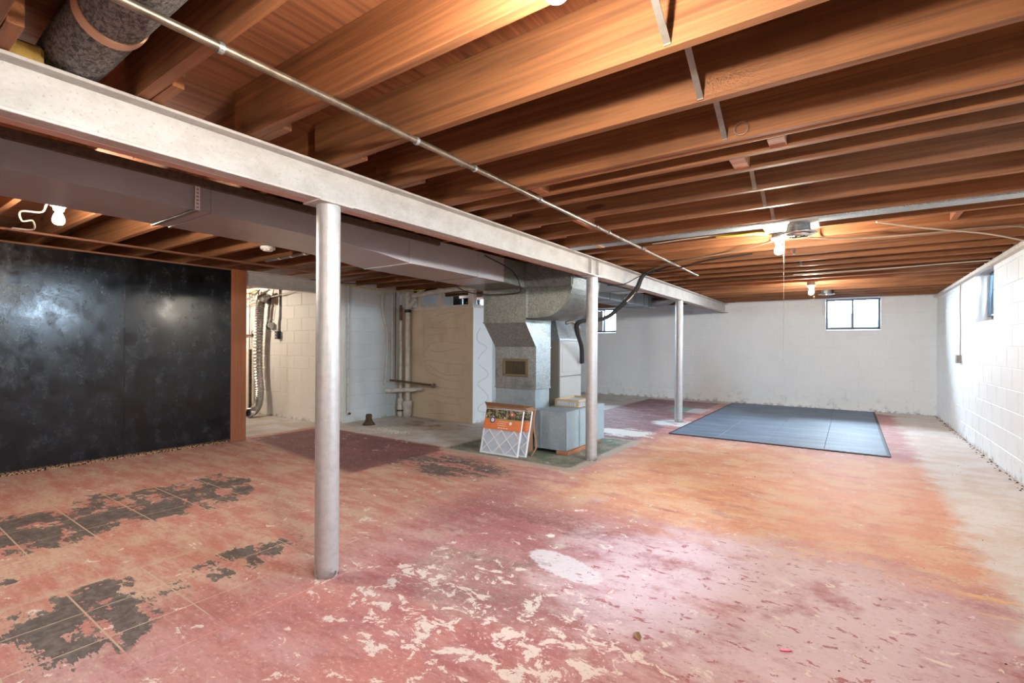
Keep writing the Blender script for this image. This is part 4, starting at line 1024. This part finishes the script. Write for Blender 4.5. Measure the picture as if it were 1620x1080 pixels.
def make_filter(label, loc, lean, rz):
    t = thing('air_filter', label, 'filter', loc, rz, 'new air filters leaning by the furnace')
    t.rotation_euler = (-lean, 0, rz)
    W, H, D = 0.505, 0.50, 0.024
    f = MB()
    f.cbox(0, W, 0, D, 0, 0.016, 0.002); f.cbox(0, W, 0, D, H - 0.016, H, 0.002); f.cbox(0, 0.016, 0, D, 0.016, H - 0.016, 0.002); f.cbox(W - 0.016, W, 0, D, 0.016, H - 0.016, 0.002)
    f.build('frame', M['card_white'], t)
    # pleated medium
    p = MB(); n = 34; vs = []
    for i in range(n * 2 + 1):
        x = 0.016 + (W - 0.032) * i / (n * 2); y = 0.006 if i % 2 else 0.018
        vs += [(x + 0.03 * 0, y, 0.014), (x, y, H - 0.014)]
    p.add(vs, [(2 * i, 2 * i + 2, 2 * i + 3, 2 * i + 1) for i in range(n * 2)])
    p.build('pleats', M['pleat'], t)
    l = MB(); w = 0.006
    def strip(a, b):
        dx, dz = b[0] - a[0], b[1] - a[1]; L = math.hypot(dx, dz); nx, nz = -dz / L * w, dx / L * w
        l.hexa([(a[0] - nx, 0.0025, a[1] - nz), (b[0] - nx, 0.0025, b[1] - nz), (b[0] - nx, 0.005, b[1] - nz), (a[0] - nx, 0.005, a[1] - nz),
                (a[0] + nx, 0.0025, a[1] + nz), (b[0] + nx, 0.0025, b[1] + nz), (b[0] + nx, 0.005, b[1] + nz), (a[0] + nx, 0.005, a[1] + nz)])
    q = W / 3; zt = 0.27
    for k in range(-1, 4):
        for sgn in (1, -1):
            a, b = [k * q, 0.012], [k * q + 1.6 * q * 1.0, 0.27 + 0.012]
            if sgn < 0: a[0], b[0] = W - a[0], W - b[0]
            # clip to the frame
            def clip(a, b):
                A, B = list(a), list(b)
                for P, Q in ((A, B), (B, A)):
                    for lim in (0.01, W - 0.01):
                        if (lim == 0.01 and P[0] < lim) or (lim != 0.01 and P[0] > lim):
                            t_ = (lim - P[0]) / (Q[0] - P[0])
                            if not 0 <= t_ <= 1: return None
                            P[1] += (Q[1] - P[1]) * t_; P[0] = lim
                return A, B
            c_ = clip(a, b)
            if c_ and math.dist(*c_) > 0.03: strip(*c_)
    l.build('lattice', M['card_white'], t)
    MB().box(0.004, W - 0.004, -0.001, 0.003, 0.385, H - 0.004).build('photo_print', M['print'], t)
    ob_ = MB().box(0.002, W - 0.002, -0.0015, 0.003, 0.272, 0.385).build('orange_band', M['orange_print'], t)
    MB().lathe([(0.036, -0.004), (0.036, -0.0015)], (0.115, 0, 0.375), 'y', 20).build('round_badge', M['blue_print'], t)
    MB().lathe([(0.022, -0.0045), (0.022, -0.004)], (0.115, 0, 0.375), 'y', 16).build('badge_centre', M['white_print'], t)
    MB().lathe([(0.026, -0.0035), (0.026, -0.001)], (0.365, 0, 0.452), 'y', 18).build('small_badge', M['red_print'], t)
    MB().lathe([(0.011, -0.0045), (0.011, -0.0035)], (0.365, 0, 0.452), 'y', 12).build('badge_centre', M['white_print'], t)
    for k, (a, b) in enumerate(((0.2, 0.33), (0.18, 0.3), (0.19, 0.31))):
        MB().box(a, b, -0.0022, -0.0015, 0.362 - k * 0.022, 0.366 - k * 0.022).build('print_line', M['white_print'], ob_)
    for k in range(4):
        MB().box(0.20 + k * 0.035, 0.222 + k * 0.035, -0.0022, -0.0015, 0.288, 0.298).build('print_line', M['white_print'], ob_)
    MB().lathe([(0.018, -0.0026), (0.018, -0.0015)], (0.36, 0, 0.352), 'y', 14).build('print_oval', M['white_print'], ob_)
    return t
make_filter('front air filter with printed wrap leaning nearest the viewer', (-3.442, 4.31, 0.002), 0.262, 0.03)
make_filter('second air filter tucked just behind the front one', (-3.375, 4.375, 0.002), 0.262, 0.03)
# open cardboard box behind
cb = thing('cardboard_box', 'brown open cardboard box behind the leaning filters', 'box', (-3.255, 4.63, 0), 0.02)
w, d, h = 0.27, 0.085, 0.50
for a in ((-w, w, -d, -d + 0.006, 0, h), (-w, w, d - 0.006, d, 0, h + 0.012), (-w, -w + 0.006, -d, d, 0, h), (w - 0.006, w, -d, d, 0, h)):
    MB().box(*a).build('side', M['cardboard'], cb)
MB().box(-w, w, -d, d, 0, 0.006).build('bottom', M['cardboard'], cb)
MB().hexa([(-w, -d, h), (w, -d, h), (w, -d + 0.005, h), (-w, -d + 0.005, h), (-w, -d - 0.035, h + 0.045), (w, -d - 0.035, h + 0.045), (w, -d - 0.030, h + 0.047), (-w, -d - 0.030, h + 0.047)]).build('flap', M['cardboard'], cb)
MB().hexa([(w, -d, h), (w + 0.045, -d + 0.01, h - 0.03), (w + 0.045, d, h - 0.03), (w, d, h), (w, -d, h + 0.005), (w + 0.045, -d + 0.01, h - 0.025), (w + 0.045, d, h - 0.025), (w, d, h + 0.005)]).build('flap', M['cardboard'], cb)
# crumpled cardboard by the filter edge
cr = MB(); zs = [0, 0.08, 0.18, 0.3, 0.42, 0.5]; xs_ = [-2.865, -2.83, -2.85, -2.875, -2.885, -2.88]; ysn = [4.52, 4.56, 4.585, 4.58, 4.60, 4.62]
for i in range(5):
    cr.hexa([(xs_[i] - 0.007, ysn[i] - 0.03, zs[i]), (xs_[i], ysn[i] - 0.026, zs[i]), (xs_[i] + 0.004, ysn[i] - 0.01, zs[i]), (xs_[i] - 0.002, ysn[i] - 0.01, zs[i]),
             (xs_[i + 1] - 0.007, ysn[i + 1] - 0.03, zs[i + 1]), (xs_[i + 1], ysn[i + 1] - 0.026, zs[i + 1]), (xs_[i + 1] + 0.004, ysn[i + 1] - 0.01, zs[i + 1]), (xs_[i + 1] - 0.002, ysn[i + 1] - 0.01, zs[i + 1])])
tag(cr.build('cardboard_scrap', M['cardboard']), 'bent cardboard flap standing beside the filters', 'cardboard')
# used filter lying on the return box
uf = thing('used_filter', 'used pleated filter in a tan card frame on the metal box', 'filter', (-2.80, 5.42, 0.48), 0.0)
f = MB(); W, L, Hh = 0.16, 0.25, 0.085
f.cbox(-W, W, -L, -L + 0.012, 0, 0.014, 0.002); f.cbox(-W, W, -L, -L + 0.012, Hh - 0.026, Hh, 0.002); f.cbox(-W, -W + 0.03, -L, -L + 0.012, 0.014, Hh - 0.026, 0.002); f.cbox(W - 0.03, W, -L, -L + 0.012, 0.014, Hh - 0.026, 0.002); f.cbox(-W, W, L - 0.02, L, 0, Hh, 0.003); f.cbox(-W, -W + 0.02, -L + 0.02, L - 0.02, 0, Hh, 0.003)
f.build('card_frame', simple('tan_filter_card', (186, 162, 130), 0.8), uf)
f = MB(); f.cbox(W - 0.012, W, -L + 0.02, L - 0.02, 0, 0.012, 0.002); f.cbox(W - 0.012, W, -L + 0.02, L - 0.02, Hh - 0.022, Hh, 0.002); f.build('front_rail', simple('tan_filter_rail', (210, 180, 138), 0.8), uf)
for k in range(9):
    x = -W + 0.032 + k * 0.029
    MB().box(x, x + 0.016, -L + 0.004, -L + 0.018, 0.008, Hh - 0.02).build('pleat', M['pleat'], uf)
for k in range(9):
    y = -L + 0.05 + k * 0.05
    MB().hexa([(W - 0.30, y, 0.012), (W - 0.006, y, 0.012), (W - 0.006, y + 0.022, 0.012), (W - 0.30, y + 0.022, 0.012), (W - 0.30, y + 0.008, Hh - 0.022), (W - 0.006, y + 0.008, Hh - 0.022), (W - 0.006, y + 0.014, Hh - 0.022), (W - 0.30, y + 0.014, Hh - 0.022)]).build('pleat', M['pleat'], uf)

# ================================================================ RUBBER MAT
X0, X1, Y0, Y1 = -2.07, 0.375, 6.745, 11.25
fm = thing('rubber_mat', 'large blue-grey rubber mat of interlocking tiles before the far wall', 'mat', ((X0 + X1) / 2, (Y0 + Y1) / 2, 0))
nx, ny, bd_ = 4, 7, 0.035
tw, tl = (X1 - X0 - 2 * bd_) / nx, (Y1 - Y0 - 2 * bd_) / ny
tme = MB().cbox(0.0008, tw - 0.0008, 0.0008, tl - 0.0008, 0, 0.013, 0.002).mesh('mat_tile', M['mat'])
for i in range(nx):
    for j in range(ny):
        o = put('mat_tile', tme, fm); o.location = Vector((X0 + bd_ + i * tw, Y0 + bd_ + j * tl, 0.001)) - fm.location
def scallop(length, period=0.075):
    pts = []
    n = int(length / period)
    for k in range(n * 6 + 1):
        u = k / (n * 6) * length
        pts.append((u, 0.007 * (1 if math.sin(2 * PI * u / period) > 0 else -1) * min(1, abs(math.sin(2 * PI * u / period)) * 2)))
    return pts
def edge_strip(a, b):
    a, b = Vector(a), Vector(b); L = (b - a).length; t = (b - a) / L; n = Vector((t.y, -t.x))   # outwards to the right of travel
    sc = scallop(L); mb = MB(); m = len(sc)
    pts = [a + t * u + n * (bd_ - 0.009 + w) for u, w in sc] + [a + t * u for u, w in reversed(sc)]
    mb.add([(p.x, p.y, 0.0) for p in pts] + [(p.x, p.y, 0.0115) for p in pts], [tuple(range(len(pts) - 1, -1, -1))] * 0)
    k = len(pts); vs = [(p.x, p.y, 0.001) for p in pts] + [(p.x, p.y, 0.0125) for p in pts]
    fs = [(i, (i + 1) % k, k + (i + 1) % k, k + i) for i in range(k)] + [(k + i, k + i + 1, k + k - 2 - i, k + k - 1 - i) for i in range(m - 1)]
    mb = MB(); mb.add(vs, fs); o = mb.build('border_strip', M['mat_edge'], fm); o.location = -fm.location
M['mat_edge'] = simple('dark_rubber_border', (52, 50, 54), 0.65, 0, 0.2, 20)
xi0, xi1, yi0, yi1 = X0 + bd_, X1 - bd_, Y0 + bd_, Y1 - bd_
edge_strip((xi0 - bd_ + 0.01, yi0), (xi1 + bd_ - 0.01, yi0)); edge_strip((xi1, yi0), (xi1, yi1)); edge_strip((xi1, yi1), (xi0, yi1)); edge_strip((xi0, yi1), (xi0, yi0))

# ================================================================ SMALL THINGS
ro = thing('outlet_box', 'grey metal outlet box on the right wall', 'outlet', (XR, 9.1, 1.054))
MB().cbox(-0.045, 0.0, -0.06, 0.06, -0.055, 0.055, 0.004).build('box', M['pipe_grey'], ro)
MB().cbox(-0.049, -0.045, -0.062, 0.062, -0.057, 0.057, 0.001).build('cover_plate', M['pipe_grey'], ro)
cable('wire', [(XR - 0.012, 9.06, 1.10), (XR - 0.012, 9.05, 1.5), (XR - 0.012, 9.09, 1.8), (XR - 0.012, 9.06, 2.09)], 0.006, M['cable_grey'], 'grey wire running up the right wall from the outlet box')

deb = MB()
for i in range(520):
    if i < 300: x, y = XR - abs(random.gauss(0, 0.028)) - 0.004, random.uniform(4.0, YB)
    elif i < 430: x, y = random.uniform(-5, XR), YB - abs(random.gauss(0, 0.012)) - 0.004
    else: x, y = random.uniform(-1.6, 1.1), random.uniform(1.6, 9)
    if -2.12 < x < 0.42 and 6.7 < y < 11.3: continue
    r = random.uniform(0.003, 0.010) * (1.6 if i < 60 else 1) * (0.6 if i >= 430 else 1)
    a = random.uniform(0, PI); c_, s_ = math.cos(a) * r, math.sin(a) * r * 0.7
    x = min(x, XR - r * 1.6); y = min(y, YB - r * 1.6)
    deb.add([(x - c_, y - s_, 0), (x + s_, y - c_, 0), (x + c_ * 1.4, y + s_, 0), (x - s_, y + c_, 0), (x, y, r * 0.9)], [(0, 1, 4), (1, 2, 4), (2, 3, 4), (3, 0, 4)])
tag(deb.build('floor_debris', M['brown_dark']), 'brown crumbs and dirt along the foot of the walls', 'debris', kind='stuff')
pk = MB().prism([(-0.024, -0.006), (0.0, -0.009), (0.023, -0.004), (0.022, 0.006), (0.004, 0.004), (-0.022, 0.008)], 'z', 0.0, 0.003).build('plastic_scrap', simple('magenta_plastic', (226, 20, 120), 0.35), None, (-0.207, 2.217, 0.0015), 0.5)
tag(pk, 'tiny magenta plastic scrap on the near floor', 'scrap')
lf = MB().add([(0, -0.03, 0.002), (0.014, -0.008, 0.006), (0.010, 0.02, 0.012), (0, 0.032, 0.004), (-0.013, 0.016, 0.011), (-0.012, -0.01, 0.005), (0, 0, 0.001)], [(0, 1, 6), (1, 2, 6), (2, 3, 6), (3, 4, 6), (4, 5, 6), (5, 0, 6)]).build('dry_leaf', simple('dry_leaf', (150, 116, 84), 0.8), None, (-0.72, 1.96, 0.001), 0.6)
tag(lf, 'dry curled leaf on the near floor', 'leaf')
for i, (x, y, r_) in enumerate(((-1.56, 2.68, 0.035),)):
    fk = MB().prism([(r_ * (1 if k % 2 else 0.55) * math.cos(k * PI / 5), r_ * 0.8 * (1 if k % 3 else 0.6) * math.sin(k * PI / 5)) for k in range(10)], 'z', 0.0, 0.003).build('paint_flake', M['white_print'], None, (x, y, 0.0005), 0.4)
    tag(fk, 'white paint flake lying above the oval floor patch', 'flake')
